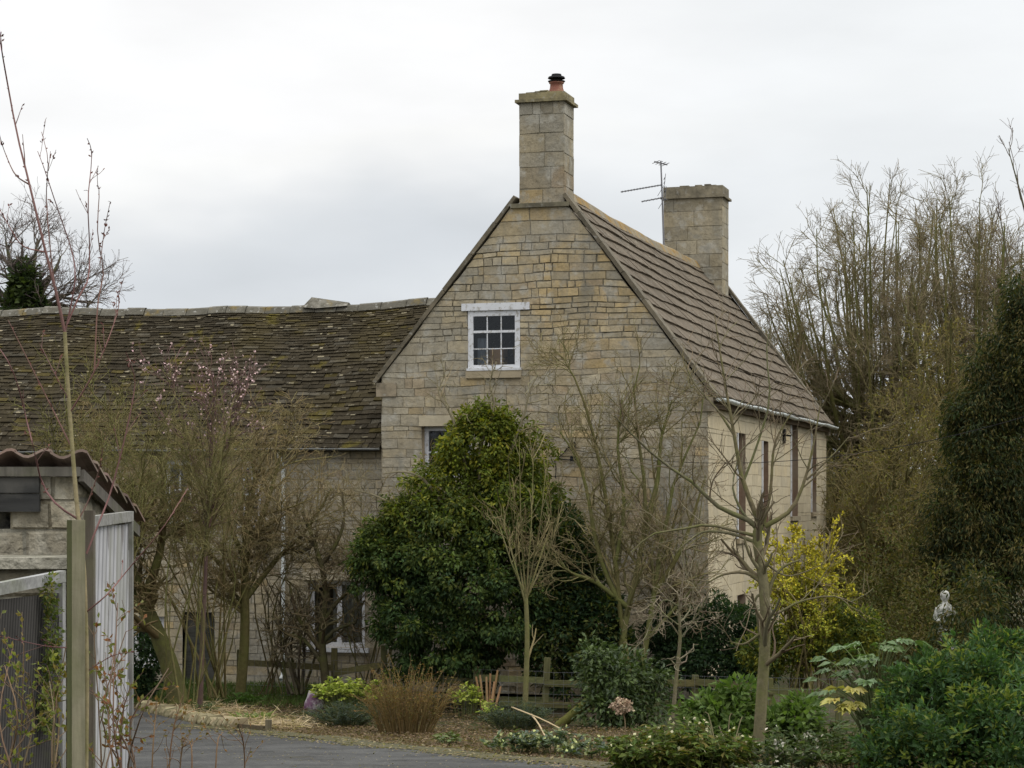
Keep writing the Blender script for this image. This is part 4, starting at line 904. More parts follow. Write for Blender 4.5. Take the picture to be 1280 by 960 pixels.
bare_tree('young_tree', 'slim young tree with bare vase-shaped crown in front of the ivy bush', 657, 33.4,
          [([(656, 893), (658, 840), (659, 790), (657, 742)], .048, .034)] + [([(658, 760 - k * 2), (657 + dx_ * .35, 705, rng.normal() * .2), (657 + dx_ * .75, 650, rng.normal() * .4), (657 + dx_, ty, rng.normal() * .5)], .016, .0045) for k, (dx_, ty) in enumerate(((-38, 600), (-22, 570), (-8, 545), (10, 560), (25, 590), (45, 610), (62, 650), (-48, 650)))],
          [dict(n=45, Ln=.8, ang=(12, 40), t0=.3, wig=.1, up=.12, rf=.6, minr=.007), dict(n=180, Ln=.4, ang=(15, 45), t0=.1, wig=.14, up=.08, minr=.005)], (.14, .125, .06), (.18, .15, .075))
bare_tree('young_tree', 'thin crooked bare sapling before the dark hedge', 844, 32.6,
          [([(841, 897), (845, 850), (850, 800), (849, 772), (850, 745)], .034, .022)] + [([(849, 800 - k * 6), (849 + dx_ * .5, 780 - k * 4, rng.normal() * .2), (849 + dx_, ty, rng.normal() * .3)], .014, .005) for k, (dx_, ty) in enumerate(((32, 770), (-30, 790), (40, 735), (-36, 750), (24, 700), (-20, 705), (6, 690), (-44, 800)))],
          [dict(n=50, Ln=.6, ang=(25, 70), t0=.3, wig=.35, up=.1, rf=.6, minr=.006), dict(n=200, Ln=.3, ang=(25, 70), wig=.35, up=.05, minr=.0048)], (.15, .135, .09), (.19, .16, .11))
# front tree with knobbly fork
bare_tree('walnut_tree', 'grey barked bare tree with knobbly fork in the foreground border before the side wall', 948, 26,
          [([(946, 958), (950, 900), (954, 840), (957, 780), (954, 725), (948, 690), (946, 668), (950, 656)], .080, .056), ([(950, 662), (930, 647), (905, 638), (885, 622), (862, 600), (828, 578), (795, 548, -.3), (768, 520, -.5)], 0.038, 0.007), ([(946, 670), (920, 664), (885, 656), (850, 662), (815, 668), (790, 690)], .024, .008), ([(944, 678), (918, 668), (890, 664), (872, 668), (845, 690)], .024, .008),
           ([(951, 658), (940, 632), (926, 592), (918, 545), (908, 490), (900, 440), (893, 392)], 0.038, 0.006), ([(954, 656), (963, 615), (966, 570), (972, 545), (990, 515)], .024, .007), ([(956, 658), (988, 638), (1006, 600), (1018, 550), (1026, 500)], 0.034, 0.005), ([(946, 662), (928, 640), (916, 610), (922, 575)], .025, .006), ([(957, 755), (966, 725), (980, 708), (1000, 700)], .03, .01), ([(952, 728), (932, 716), (905, 718), (882, 730)], .028, .007), ([(954, 740), (944, 750), (947, 775), (949, 800)], .02, .008), ([(954, 770), (975, 765), (1000, 752), (1040, 745), (1070, 755)], .022, .006), ([(952, 700), (985, 720), (1030, 705)], .016, .005), ([(930, 600), (945, 560), (962, 500), (958, 440), (965, 400)], .018, .005), ([(918, 545), (895, 510), (868, 480), (850, 440)], .016, .005), ([(1008, 600), (1040, 570), (1062, 545)], .014, .005), ([(953, 790), (930, 805), (912, 802)], .02, .006)],
          [dict(n=90, Ln=.85, ang=(25, 60), t0=.3, wig=.14, up=.08, rf=.5, minr=.0055, N=6), dict(n=360, Ln=.45, ang=(20, 55), t0=.2, wig=.2, up=.06, rf=.6, minr=.0045)], (.135, .12, .07), (.125, .10, .065))

# ------------------------------------------------------------------ fence
fx = [(300, 38.6), (418, 37.6), (480, 36.9), (592, 35.6), (680, 35.0), (775, 34.6), (868, 34.3), (960, 34.0), (1048, 33.8), (1130, 33.6)]
fp = [G(px, Y) for px, Y in fx]
fen = thing('post_and_rail_fence', 'old mossy post and rail fence with wire netting along the garden border', 'fence', fp[0])
WD = (.115, .108, .045)
for k, p in enumerate(fp):
    h = (.85, .95, 1.05, .78, .98, .7, .75, .72, .7, .7)[k]; lean = np.array([(0, 0, 0, .09, .06, 0, .02, 0, .05, 0)[k] * h, 0, h]); b = p - fp[0]
    w_ = .16 if k == 7 else .11
    MB().bar(b - [0, 0, .1], b + lean, w_, w_ * .8, tint(WD, 1, .1), (0, 1, 0)).build('post', M['wood'], fen)
for k in range(len(fp) - 1):
    a, b = fp[k] - fp[0], fp[k + 1] - fp[0]; d = np.array([0, -.07, 0])
    za, zb = ((.62, .6), (.5, .72), (.55, .52), (.6, .6), (.56, .56), (.6, .62), (.64, .58), (.52, .5), (.5, .5))[k]
    MB().bar(a + d + [0, 0, za], b + d + [0, 0, zb], .035, .11, tint(WD, 1, .2)).build('rail', M['railwood'], fen)
    if k in (3, 4, 5): MB().bar(a + d + [0, 0, .2], b + d + [0, 0, .19], .035, .1, tint(WD, 1, .2)).build('rail', M['railwood'], fen)
mb = MB()
for k in range(len(fp) - 1):
    a, b = fp[k] - fp[0] + [0, -.1, 0], fp[k + 1] - fp[0] + [0, -.1, 0]
    for z in (.06, .22, .38, .54, .74):
        mb.bar(a + [0, 0, z], b + [0, 0, z + rng.normal() * .01], .004, .004)
    nn = int(np.linalg.norm(b - a) / .16)
    for j in range(nn): q = a + (b - a) * j / nn; mb.bar(q, q + [rng.normal() * .01, 0, .75], .0035, .0035)
mb.build('wire_netting', M['metal'], fen)

# ------------------------------------------------------------------ border
GR = [(.05, .075, .02), (.07, .095, .025), (.04, .06, .02)]
bb = G(508, Yb(918)); 
clump('fuchsia_shrub', 'brown dead-looking shrub of upright stems beside the road edge', 'shrub', bb, 300, 1.02, (.66, .45), .04, .02, [(.16, .085, .025), (.13, .09, .03), (.11, .10, .03)], 13, lean=.7, top=.2, stemr=.005, stemc=(.15, .105, .045), wig=.3)
LM = [(.30, .34, .07), (.24, .30, .06), (.36, .38, .10)]
clump('euphorbia', 'lime green flowering euphorbia clump left of the brown shrub', 'plant', G(440, Yb(890)), 100, .62, (.62, .35), .10, .045, LM, 13, lean=.5, top=.75)
clump('euphorbia', 'lime green euphorbia just right of the brown shrub', 'plant', G(583, Yb(894)), 30, .56, (.3, .25), .09, .045, LM, 12, lean=.5, top=.5)
clump('euphorbia', 'small lime green euphorbia below the cut tan stems', 'plant', G(614, Yb(903)), 18, .4, (.18, .18), .08, .045, LM, 12, lean=.5, top=.5)
BL = [(.05, .065, .05), (.065, .08, .06), (.035, .05, .038)]
clump('lavender_bush', 'dark bluish green spiky mound in front of the lime euphorbia', 'plant', G(432, Yb(908)), 110, .42, (.55, .4), .10, .014, BL, 22, lean=.8, top=.2)
clump('lavender_bush', 'dark bluish green spiky mound beside the leaning fence post', 'plant', G(645, Yb(914)), 110, .5, (.5, .4), .10, .014, BL, 22, lean=.75, top=.2)
clump('hellebore', 'single small hellebore at the mossy road edge below the brown shrub', 'plant', G(562, Yb(932)), 12, .24, (.18, .18), .12, .045, [(.075, .10, .03), (.10, .12, .04)], 8, 'gloss', lean=.7)
for px, py, n, h, lab in ((645, 944, 34, .3, 'leftmost of the hellebores along the road edge under the bluish mound'), (695, 945, 40, .36, 'hellebore with yellowish buds below the leaning mossy log'), (745, 950, 30, .28, 'low bluish hellebore left of the dried flower stalks')):
    clump('hellebore', lab, 'plant', G(px, Yb(py)), n, h, (.42, .3), .12, .045, [(.05, .075, .03), (.04, .06, .035), (.08, .10, .03)], 9, 'gloss', 'hellebores along the road edge', lean=.6, flowers=(12, .05, (.28, .3, .12)))
clump('hellebore', 'large pale-flowered hellebore clump at the foot of the grey tree', 'plant', G(850, Yb(968)), 220, .58, (.78, .5), .13, .045, [(.085, .11, .022), (.065, .09, .02), (.11, .095, .025), (.05, .08, .018)], 22, lean=.22, top=.02, droop=.45, flowers=(34, .045, (.36, .34, .2)))
bush('camellia', 'glossy mid green camellia in front of the fence and mossy tree', 'shrub', G(775, Yb(908)), [lob(770, 850, 46, 42, 33.3), lob(745, 820, 26, 24, 33.3), lob(800, 880, 40, 30, 33.2), lob(760, 885, 40, 26, 33.1), lob(815, 845, 24, 18, 33.3)], 620, 9, .14, .10, .05, [(.05, .075, .022), (.07, .10, .03), (.035, .055, .02)], 'gloss', inner=.9, lump=.3, stems=12)
# dried hydrangea head
hb = G(779, Yb(940)); root = thing('dried_hydrangea', 'dried pale brown hydrangea flower head on a stalk before the camellia', 'flower', hb); ht = P(778, 882, hb[1]) - hb
MB().tubes(rs([(0, 0, -.05), (.03, 0, ht[2] * .5), ht], 7), np.full(7, .009), 5, (.16, .12, .07)).build('stem', M['twig'], root)
d = nrm(rng.normal(size=(420, 3))); MB().leaves(ht + d * np.array([.12, .1, .08]) * rng.uniform(.6, 1.05, (420, 1)) * (1 + .28 * np.sin(d[:, :1] * 5 + d[:, 2:] * 4)), d + rng.normal(size=(420, 3)) * .7, d, .045, .04, tint((.38, .285, .20), 420, .3)).build('flower_head', M['flower'], root)
bush('viburnum', 'broad leaved bright green shrub left of the grey tree trunk', 'shrub', G(905, Yb(950)), [lob(905, 896, 52, 24, 27.5), lob(880, 886, 30, 16, 27.5), lob(925, 868, 22, 16, 27.5), lob(915, 925, 48, 28, 27.2), lob(985, 920, 50, 34, 27.2), lob(1000, 892, 26, 20, 27.4)], 480, 9, .15, .13, .07, [(.07, .11, .025), (.05, .085, .02), (.09, .13, .035)], inner=.9, lump=.3, stems=12)
clump('hellebore', 'bushy grey-green hellebore right of the grey tree trunk', 'plant', G(985, Yb(966)), 60, .5, (.5, .3), .13, .045, [(.07, .09, .035), (.05, .07, .03)], 9, lean=.5, top=.15, flowers=(14, .05, (.34, .33, .26)))
clump('ground_cover', 'pale silvery low ground cover at the foot of the grey tree', 'plant', G(960, Yb(972)), 120, .16, (.7, .3), .06, .03, [(.14, .16, .10), (.10, .12, .07)], 8, lean=.4, top=.2)
# fatsia: large fingered leaves on stalks
ab_ = G(1098, 23.4); root = thing('fatsia', 'fatsia with large pale fingered leaves and a few yellowed ones', 'plant', ab_); lm = MB(); sm2 = MB(); ym = MB()
for k in range(74):
    a = rng.uniform(0, 2 * np.pi); r_ = rng.uniform(.05, .72); z = 1.58 - .5 * r_ ** 2 - rng.uniform(0, .75)
    e = np.array([np.cos(a) * r_, np.sin(a) * r_ * .8, max(z, .2)]); yel = (k % 12 == 0)
    if yel: e = np.array([-.3 - .3 * rng.random(), -.55, .75 + .25 * rng.random()])
    sm2.tubes(rs([(np.cos(a) * .05, np.sin(a) * .05, -.05), e * [.45, .45, .75], e], 6), np.linspace(.014, .006, 6), 4, (.10, .12, .05))
    d0 = nrm(np.array([np.cos(a), np.sin(a), -.25])); side = nrm(np.cross(d0, (0, 0, 1)))
    fan = np.linspace(-1.25, 1.25, 7); dd = np.array([d0 * np.cos(f) + side * np.sin(f) for f in fan]); cc = tint((.30, .27, .07) if yel else ((.10, .15, .065) if rng.random() < .6 else (.07, .11, .03)), 7, .12)
    (ym if yel else lm).leaves(np.tile(e, (7, 1)), dd, np.tile(nrm(np.array([0, -.3, 1.]) + rng.normal(size=3) * .3), (7, 1)) + rng.normal(size=(7, 3)) * .18, .21 * (1 - .25 * np.abs(fan)) * rng.uniform(.8, 1.1, 7), .072, cc, .22)
lm.build('foliage', M['gloss'], root); sm2.build('stems', M['twig'], root, True); o = ym.build('foliage', M['gloss'], root); o['label'] = 'yellowed lower leaves'
CH = [(.036, .074, .024), (.055, .10, .028), (.028, .055, .02), (.12, .145, .03), (.045, .085, .035)]
cl_ = [lob(1165, 898, 66, 58, 22.6), lob(1235, 870, 62, 66, 22.6), lob(1125, 948, 55, 36, 22.2), lob(1200, 940, 85, 60, 21.8), lob(1275, 920, 60, 80, 21.8), lob(1180, 850, 30, 20, 23), lob(1262, 828, 34, 24, 23.2)]
bush('choisya', 'large glossy green rounded shrub in the bottom right corner', 'shrub', G(1195, 22.4), ragged(cl_, 44, .10, .22), 2700, 12, .085, .085, .036, CH, 'leaf', droop=-.15, lump=.5, inner=.8, stems=12, hue=.2)
clump('hellebore', 'loose grey-green hellebore before the yellowed fatsia leaves', 'plant', G(1040, Yb(940)), 60, .5, (.7, .5), .13, .05, [(.065, .085, .035), (.05, .075, .028)], 12, lean=.4, top=.1, droop=.3)
clump('hellebore', 'pale green hellebore at the left foot of the large glossy shrub', 'plant', G(1062, Yb(968)), 40, .4, (.35, .25), .12, .045, [(.07, .10, .035), (.09, .12, .04)], 9, lean=.6, top=.4)
# cut stems, canes, log, bag
cb_ = G(612, Yb(893)); root = thing('cut_shrub', 'pruned shrub stump with upright tan cut stems before the fence', 'shrub', cb_)
for px, ty, bx in ((595, 846, 604), (600, 844, 606), (608, 846, 609), (613, 842, 611), (622, 838, 613), (626, 858, 616), (618, 852, 612)):
    e = P(px, ty, cb_[1]) - cb_; b = np.array([(bx - 612) / F * cb_[1], rng.normal() * .05, -.05])
    MB().tubes(rs([b, (b + e) / 2 + [0, rng.normal() * .03, 0], e], 5), np.linspace(.026, .018, 5), 6, tint((.30, .19, .10), 1, .15)).build('stem', M['twig'], root)
for k, (a, b, lab) in enumerate((((640, 884), (720, 912), 'long pale fallen cane lying across the mulch below the fence'), ((664, 893), (682, 908), 'short pale fallen cane by the bluish mound'))):
    pa, pb = P(*a, 32.2), P(*b, 30.2); pa[2] = max(pa[2], float(gz(pa[0], pa[1])) + .02); pb[2] = float(gz(pb[0], pb[1])) + .02
    tag(MB().tubes(rs([pa, (pa + pb) / 2 + [0, 0, .03], pb], 8), np.linspace(.014, .009, 8), 5, (.42, .33, .2)).build('fallen_cane', M['twig']), lab, 'cane')
pa, pb = G(702, Yb(906)), P(745, 868, 33.4); tag(MB().tubes(rs([pa - [.05, 0, .03], (pa + pb) / 2, pb], 8), np.linspace(.085, .075, 8), 9, (.14, .135, .04)).build('leaning_log', M['bark'], None, True), 'mossy yellow-green log leaning against the fence beside the camellia', 'log')
M['purple'] = mat('purple_plastic', (.15, .075, .13), .6, .3, [(6, .44, .56, (.40, .37, .38), .85, 5)], [(14, .8, .03)], tint=False)
bg_ = G(392, Yb(888)); mb = MB(); prof = [(.12, -.02), (.16, .05), (.165, .13), (.14, .21), (.11, .27), (.07, .32), (.05, .34), (.01, .335)]; mb.lathe((0, 0, 0), prof, 18)
V = mb.v[0]; V[:, 0] *= 1.05 + .1 * np.sin(V[:, 2] * 19); V[:, 1] *= .75; V[:, 0] += .03 * np.sin(V[:, 2] * 9) - .08 * V[:, 2]; mb.v[0] = V + np.random.default_rng(3).normal(size=V.shape) * .006
root = thing('plastic_bag', 'crumpled purple and white bag lying left of the lime euphorbia', 'bag', bg_); mb.build('bag_body', M['purple'], root, True)

# edging stones, board and straw
M['edge'] = mat('edging_stone', None, .9, .2, [(8, .4, .65, .65, .8, 5), (3, .5, .65, (.14, .13, .07), .5, 5)], [(25, .5, .01)])
ang = math.atan2(ED[1], ED[0]); s = .9; k = 0; proto = None
while s < 4.75:
    e = edge(s, -.1, .0); wd = rng.uniform(.06, .1)
    if proto is None or k < 4:
        mb = MB(); h = rng.uniform(.15, .2); q = np.array([[-.04, -.15, -.06], [.04, -.15, -.06], [.04, .15, -.06], [-.04, .15, -.06], [-.035, -.1, h], [.035, -.1, h - .02], [.035, .12, h], [-.035, .12, h - .015], [-.042, -.15, h * .55], [.042, -.16, h * .5], [.042, .15, h * .5], [-.042, .15, h * .6]])
        q[:, :2] += rng.uniform(-.012, .012, (12, 2)); mb.add(q, [[0,1,9,8],[1,2,10,9],[2,3,11,10],[3,0,8,11],[8,9,5,4],[9,10,6,5],[10,11,7,6],[11,8,4,7],[4,5,6,7]], tint((.22, .195, .11), 1, .25))
        o = mb.build('edging_stone', M['edge']); protos = [o] if k == 0 else protos + [o]; proto = o
    else:
        o = protos[k % 4].copy(); COL.objects.link(o)
    o.location = e; o.rotation_euler = (rng.normal() * .06, rng.normal() * .12 + .18, ang + rng.normal() * .12); o.scale = (wd / .08, 1, rng.uniform(.85, 1.15))
    tag(o, 'one of the narrow stones set on edge in a row beside the road', 'edging stone', 'stones on edge along the road'); s += wd + .018; k += 1
a, b = edge(4.8, -.08), edge(5.75, -.08); tag(MB().bar(a + [0, 0, .05], b + [0, 0, .05], .04, .14, (.09, .07, .04)).build('edging_board', M['railwood']), 'short dark timber edging board ending the row of edging stones', 'board')
e = edge(5.82, -.1); root = thing('edging_peg', 'short square wooden peg at the end of the edging board', 'peg', e); MB().bar((0, 0, -.1), (.01, 0, .22), .09, .09, (.13, .11, .07), (0, 1, 0)).build('peg_shaft', M['wood'], root)
def scatter(n, fn, L, W, col, v, name, flat=.25):
    p = fn(n); nn = nrm(np.array([0, 0, 1.]) + rng.normal(size=(n, 3)) * flat); d = rng.normal(size=(n, 3)); d[:, 2] *= .15
    c = np.asarray(col)[rng.integers(0, len(col), n)] * rng.uniform(1 - v, 1 + v, (n, 1))
    o = MB().leaves(p, d, nn, L * rng.uniform(.6, 1.4, n), W * rng.uniform(.6, 1.4, n), c).build(name, M['leaf']); o['kind'] = 'stuff'; return o
def bed(n, s0=-1, s1=18, d0=.02, d1=5.5):
    s = rng.uniform(s0, s1, n); q = d0 + (d1 - d0) * rng.random(n) ** 1.3; xy = E0 + s[:, None] * ED - q[:, None] * EN
    return np.column_stack([xy, gz(xy[:, 0], xy[:, 1]) + rng.uniform(.005, .05, n)])
scatter(46000, lambda n: bed(n), .05, .026, [(.10, .065, .038), (.13, .09, .055), (.075, .05, .03), (.09, .07, .035), (.10, .07, .04), (.21, .155, .10)], .3, 'leaf_litter', .5)
scatter(22000, lambda n: bed(n, 9, 26, .5, 11), .055, .028, [(.09, .06, .035), (.12, .085, .05), (.065, .05, .03), (.06, .065, .025)], .3, 'leaf_litter', .5)
scatter(2600, lambda n: bed(n, 3, 34, -3.2, .2) * [1, 1, 1] + [0, 0, .03], .03, .02, [(.13, .11, .08), (.08, .07, .055), (.18, .15, .10)], .3, 'road_grit')
scatter(4200, lambda n: bed(n, 4, 30, -.75, .15) + [0, 0, .03], .055, .03, [(.16, .12, .075), (.2, .17, .1), (.1, .09, .04)], .25, 'fallen_leaves')
scatter(3200, lambda n: bed(n, .6, 4.9, .2, 1.6) + np.column_stack([np.zeros(n), np.zeros(n), rng.uniform(0, .08, n)]), .28, .012, [(.36, .28, .17), (.28, .2, .12), (.44, .36, .24)], .2, 'straw')
def lawn(n):
    x = rng.uniform(-7.5, -2.0, n); y = rng.uniform(36.2, 41, n); return np.column_stack([x, y, gz(x, y)])
p = lawn(9000); n = len(p); o = MB().leaves(p, np.array([0, 0, 1.]) + rng.normal(size=(n, 3)) * .4, rng.normal(size=(n, 3)), .14, .012, tint((.055, .085, .02), n, .3)).build('grass', M['leaf']); o['kind'] = 'stuff'
clump('daffodil_leaves', 'narrow green bulb shoots in the straw behind the edging stones', 'plant', G(256, Yb(895)), 26, .3, (.16, .12), .2, .02, [(.05, .085, .04), (.07, .1, .04)], 3, lean=.5, top=.0)
clump('foxglove_leaves', 'broad pale green leaf rosette behind the edging stones', 'plant', G(318, Yb(903)), 14, .12, (.22, .18), .3, .085, [(.12, .17, .05), (.16, .2, .08)], 4, lean=.5, top=.0)
clump('green_plant', 'low bright green leafy plant at the foot of the hazel', 'plant', G(300, Yb(880)), 40, .22, (.4, .3), .13, .05, [(.06, .11, .025), (.05, .09, .02)], 6, lean=.6, top=.2)
bush('box_bush', 'dark leafy bush behind the leaning mossy trunk', 'bush', G(180, 37.5), [lob(180, 825, 26, 28, 37.5), lob(165, 850, 24, 24, 37.4)], 240, 10, .14, .09, .05, DG, stems=4)

# ------------------------------------------------------------------ shed, gates, stake and sapling on the left
A0 = np.array([-2.54, 12.1]); th_s = math.atan2(-.0, 1)
shx = thing('stone_shed', 'small stone lean-to shed with red pantile roof behind the staked sapling', 'shed', (A0[0], A0[1], float(gz(*A0))))
gB = float(gz(*A0)); zc = lambda y, Y: CZ + (CY - y) / F * Y - gB
D = 1.5; SKEW = .02                                   # depth of the side, drawn in a little towards the back
zf, zr = zc(588, 12.1), zc(655, 13.6)                 # wall tops at front and back
rub = lambda u, z: pick({'grey': 1.0, 'light': .4, 'buff': .3}) * .8
M['rubble'] = mat('rubble_stone', None, .95, .1, [(5, .35, .65, .6, .9, 8), (3, .5, .62, (.36, .34, .28), .7, 8), (9, .52, .66, (.12, .115, .09), .7, 7), (2, .58, .68, (.13, .12, .05), .6, 6)], [(5, .9, .09), (22, .7, .03)])
RUB = dict(mort=(.23, .215, .17), bev=.05)
mb = MB(); blocks(mb, lambda za, zb: [(-3.2, 0, -3.2, 0)], 0, zf - .34, lambda u, z, d: (u, -d, z), rub, (.24, .36), (.3, .55), gap=.012, proud=.02, **RUB)
blocks(mb, lambda za, zb: [(-.38, 0, -.38, 0)], zf - .34, zf - .03, lambda u, z, d: (u, -d, z), rub, (.1, .16), (.2, .3), gap=.007, proud=.012)
def sside(za, zb):
    f = lambda z: D if z < zr else D * (zf - z) / (zf - zr)
    return [(0.02, f(za), 0.02, max(.03, f(zb)))]
blocks(mb, sside, 0, zf - .05, lambda u, z, d: (-.0 + d + u * SKEW, u, z), rub, (.1, .2), (.15, .4), gap=.007, proud=.012, **RUB)
blocks(mb, lambda za, zb: [(-3.2, .05, -3.2, .05)], 0, zr - .02, lambda u, z, d: (u, D + d, z), rub, (.2, .3), (.3, .6))
mb.quad((-3.2, .2, zf - .5), (-.1, .2, zf - .5), (-.1, .2, zf), (-3.2, .2, zf), (.02, .02, .02)); mb.build('wall', M['rubble'], shx)  # near-black quad behind the gap paints in the shade inside the shed
mb = MB()
for z0, z1, y0 in ((zf - .18, zf - .03, -.05), (zf - .10, zf + .0, -.042)): pass
mb.box(-3.2, -.20, -.05, -.01, zf - .24, zf - .135, (.035, .035, .034)); mb.box(-3.2, -.20, -.058, -.018, zf - .13, zf - .04, (.042, .042, .04)); mb.build('fascia_board', M['oldwood'], shx)
MB().box(-3.2, .04, -.075, -.045, zf - .035, zf + .02, (.13, .12, .10)).build('eaves_batten', M['wood'], shx)
MB().bar((.045, -.05, zf - .03), (.045 + D * SKEW, D + .1, zr - .05), .03, .07, (.11, .10, .085)).build('verge_batten', M['wood'], shx)
mb = MB(); sl_ = math.hypot(D, zf - zr); upd = np.array([0, D, zr - zf]) / sl_; nu = np.array([0, -upd[2], upd[1]])
nr_ = 6; Lc = (sl_ + .22) / nr_
for r in range(nr_ - 1, -1, -1):
    y0 = -.12 + r * Lc
    for cidx in range(17):
        x1 = .09 - cidx * .205 + max(0, y0) * SKEW; pr_ = []
        for t in np.linspace(0, 1, 9): pr_.append((x1 - .215 * t, .022 * math.sin(t * 2 * math.pi + .6)))
        jz = rng.uniform(-.006, .006); V = []
        for (yy, zz_) in ((y0, .05 + jz), (y0 + Lc * 1.12, .012 + jz)):
            for dz in (0, -.016):
                V += [np.array([x_, 0, zf + .03]) + upd * yy + nu * (h_ + zz_ + dz) for x_, h_ in pr_]
        Fq = []
        for i in range(8): Fq += [[i, i + 1, i + 19, i + 18], [9 + i, 10 + i, 28 + i, 27 + i], [i, i + 1, i + 10, i + 9], [18 + i, 19 + i, 28 + i, 27 + i]]
        Fq += [[0, 9, 27, 18], [8, 17, 35, 26]]
        mb.add(V, Fq, tint((.165, .12, .095), 1, .3))
M['pan'] = mat('pantile', None, .85, .2, [(7, .4, .65, .6, .7, 5), (4, .54, .66, (.13, .12, .06), .6, 5)], [(30, .4, .006)])
mb.build('roof', M['pan'], shx)
# low stone wall with coping slab before the shed
lwp = np.array([-2.46, 11.55]); g2 = float(gz(*lwp)); lw = thing('low_stone_wall', 'low stone wall capped with flat slabs in front of the shed', 'wall', (lwp[0], lwp[1], g2)); zt2 = CZ + (CY - 712) / F * 11.4 - g2
mb = MB(); blocks(mb, lambda za, zb: [(-3, -.02, -3, -.02)], 0, zt2, lambda u, z, d: (u, -.02 - d, z), rub, (.12, .22), (.2, .45), gap=.008, proud=.02, **RUB)
blocks(mb, lambda za, zb: [(0, .4, 0, .4)], 0, zt2, lambda u, z, d: (-.02 + d, u, z), rub, (.12, .22), (.2, .4)); mb.build('wall_body', M['rubble'], lw)
x = 0.03; mb = MB()
while x > -3: x1 = x - rng.uniform(.4, .7); mb.box(x1 + .006, x, -.1, .42, zt2 + .002, zt2 + .062 + rng.uniform(0, .008), (.2, .19, .15)); x = x1
mb.build('coping', M['rubble'], lw)

def ribbed_gate(name, label, a, b, ztop_a, ztop_b, ribc, framec, slant, nrib, m, latch=False, bow=1.):
    a = np.asarray(a, float); b = np.asarray(b, float); ga_ = float(gz(*a)); org = np.array([a[0], a[1], ga_])
    root = thing(name, label, 'gate', org); L_ = np.linalg.norm(b - a); t = np.array([*(b - a) / L_, 0]); nv_ = np.array([t[1], -t[0], 0])
    za, zb = ztop_a - ga_, ztop_b - ga_; zbm = .08; top = lambda s: za + (zb - za) * s / L_
    pt = lambda s, z, d: t * s + nv_ * d + np.array([0, 0, z])
    fr = MB()
    fr.bar(pt(0, top(0) - .03, 0), pt(L_, top(L_) - .03, 0), .04, .06, framec); fr.build('frame_rail', M['railwood'], root)
    MB().bar(pt(0, zbm + .03, 0), pt(L_, zbm + .03, 0), .04, .06, framec).build('frame_rail', M['railwood'], root)
    for s_ in (.02, L_ - .02): MB().bar(pt(s_, zbm + .06, -.003), pt(s_, top(s_) - .062, -.003), .04, .044, framec, tuple(nv_)).build('frame_stile', M['wood'], root)
    mb = MB(); n_ = nrib * 4
    S = np.linspace(-.4, L_ + .4, int(n_ * (L_ + .8) / L_)); dz = .004 * np.cos(np.arange(len(S)) * np.pi / 2)
    H = 14
    for i in range(len(S) - 1):
        zz = np.linspace(zbm + .06, min(za, zb) - .06, H)
        sa = S[i] + slant * (zz - zz[0]); sb_ = S[i + 1] + slant * (zz - zz[0])
        for h in range(H - 1):
            q = np.clip([sa[h], sb_[h], sb_[h + 1], sa[h + 1]], .04, L_ - .04)
            if q[1] - q[0] < 1e-4 and q[2] - q[3] < 1e-4: continue
            mb.quad(pt(q[0], zz[h], dz[i] - .005), pt(q[1], zz[h], dz[i + 1] - .005), pt(q[2], zz[h + 1], dz[i + 1] - .005), pt(q[3], zz[h + 1], dz[i] - .005), np.asarray(ribc) * ((1, 1, .5, .8)[i % 4] if bow else (2.6, 1.2, .3, .6)[i % 4]))
    mb.build('ribbed_panel', m, root); return root
M['ribw'] = mat('white_ribbed_sheet', None, .6, .3, [((9, 9, 2), .57, .66, (.12, .11, .10), .8, 5), (1.5, .42, .62, .72, .8, 5), ((4, 4, .8), .5, .66, (.2, .2, .16), .6, 6)])
M['ribd'] = mat('dark_reed_panel', None, .8, .2, [((5, 5, 3), .4, .65, .6, .7, 5), (2, .6, .7, (.06, .07, .02), .5, 5)])
def XY(px, Y): return ((px - CX) / F * Y, Y)
ribbed_gate('garden_gate', 'white ribbed panel gate in grey frame at the shed corner', XY(114, 11.35), XY(163, 12.5), P(0, 645, 11.35)[2], P(0, 639, 12.5)[2], (.46, .46, .48), (.24, .235, .22), .14, 11, M['ribw'])
pb_ = np.array([*XY(112, 11.28)]); gpz = float(gz(*pb_)); root = thing('gate_post', 'dark wooden post hanging the white ribbed gate', 'post', (*pb_, gpz)); MB().bar((0, 0, -.1), (0, 0, P(0, 638, 11.28)[2] - gpz), .05, .05, (.10, .085, .065), (0, 1, 0)).build('post_shaft', M['wood'], root)
ribbed_gate('garden_gate', 'dark ribbed panel gate in pale grey frame before the low wall', XY(-70, 9.6), XY(78, 10.9), P(0, 741, 9.6)[2], P(0, 713, 10.9)[2], (.085, .08, .075), (.27, .27, .265), .13, 44, M['ribd'], bow=0)
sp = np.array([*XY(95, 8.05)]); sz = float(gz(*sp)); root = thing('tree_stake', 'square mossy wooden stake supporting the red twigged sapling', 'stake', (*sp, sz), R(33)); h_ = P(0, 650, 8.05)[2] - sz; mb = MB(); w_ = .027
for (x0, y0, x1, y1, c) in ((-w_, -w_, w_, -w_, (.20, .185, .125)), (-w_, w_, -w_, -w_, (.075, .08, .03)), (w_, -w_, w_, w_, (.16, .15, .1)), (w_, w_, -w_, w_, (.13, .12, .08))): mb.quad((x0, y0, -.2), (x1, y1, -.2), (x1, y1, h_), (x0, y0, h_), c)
mb.quad((-w_, -w_, h_), (w_, -w_, h_), (w_, w_, h_), (-w_, w_, h_), (.17, .16, .11)); mb.build('stake_shaft', M['wood'], root)
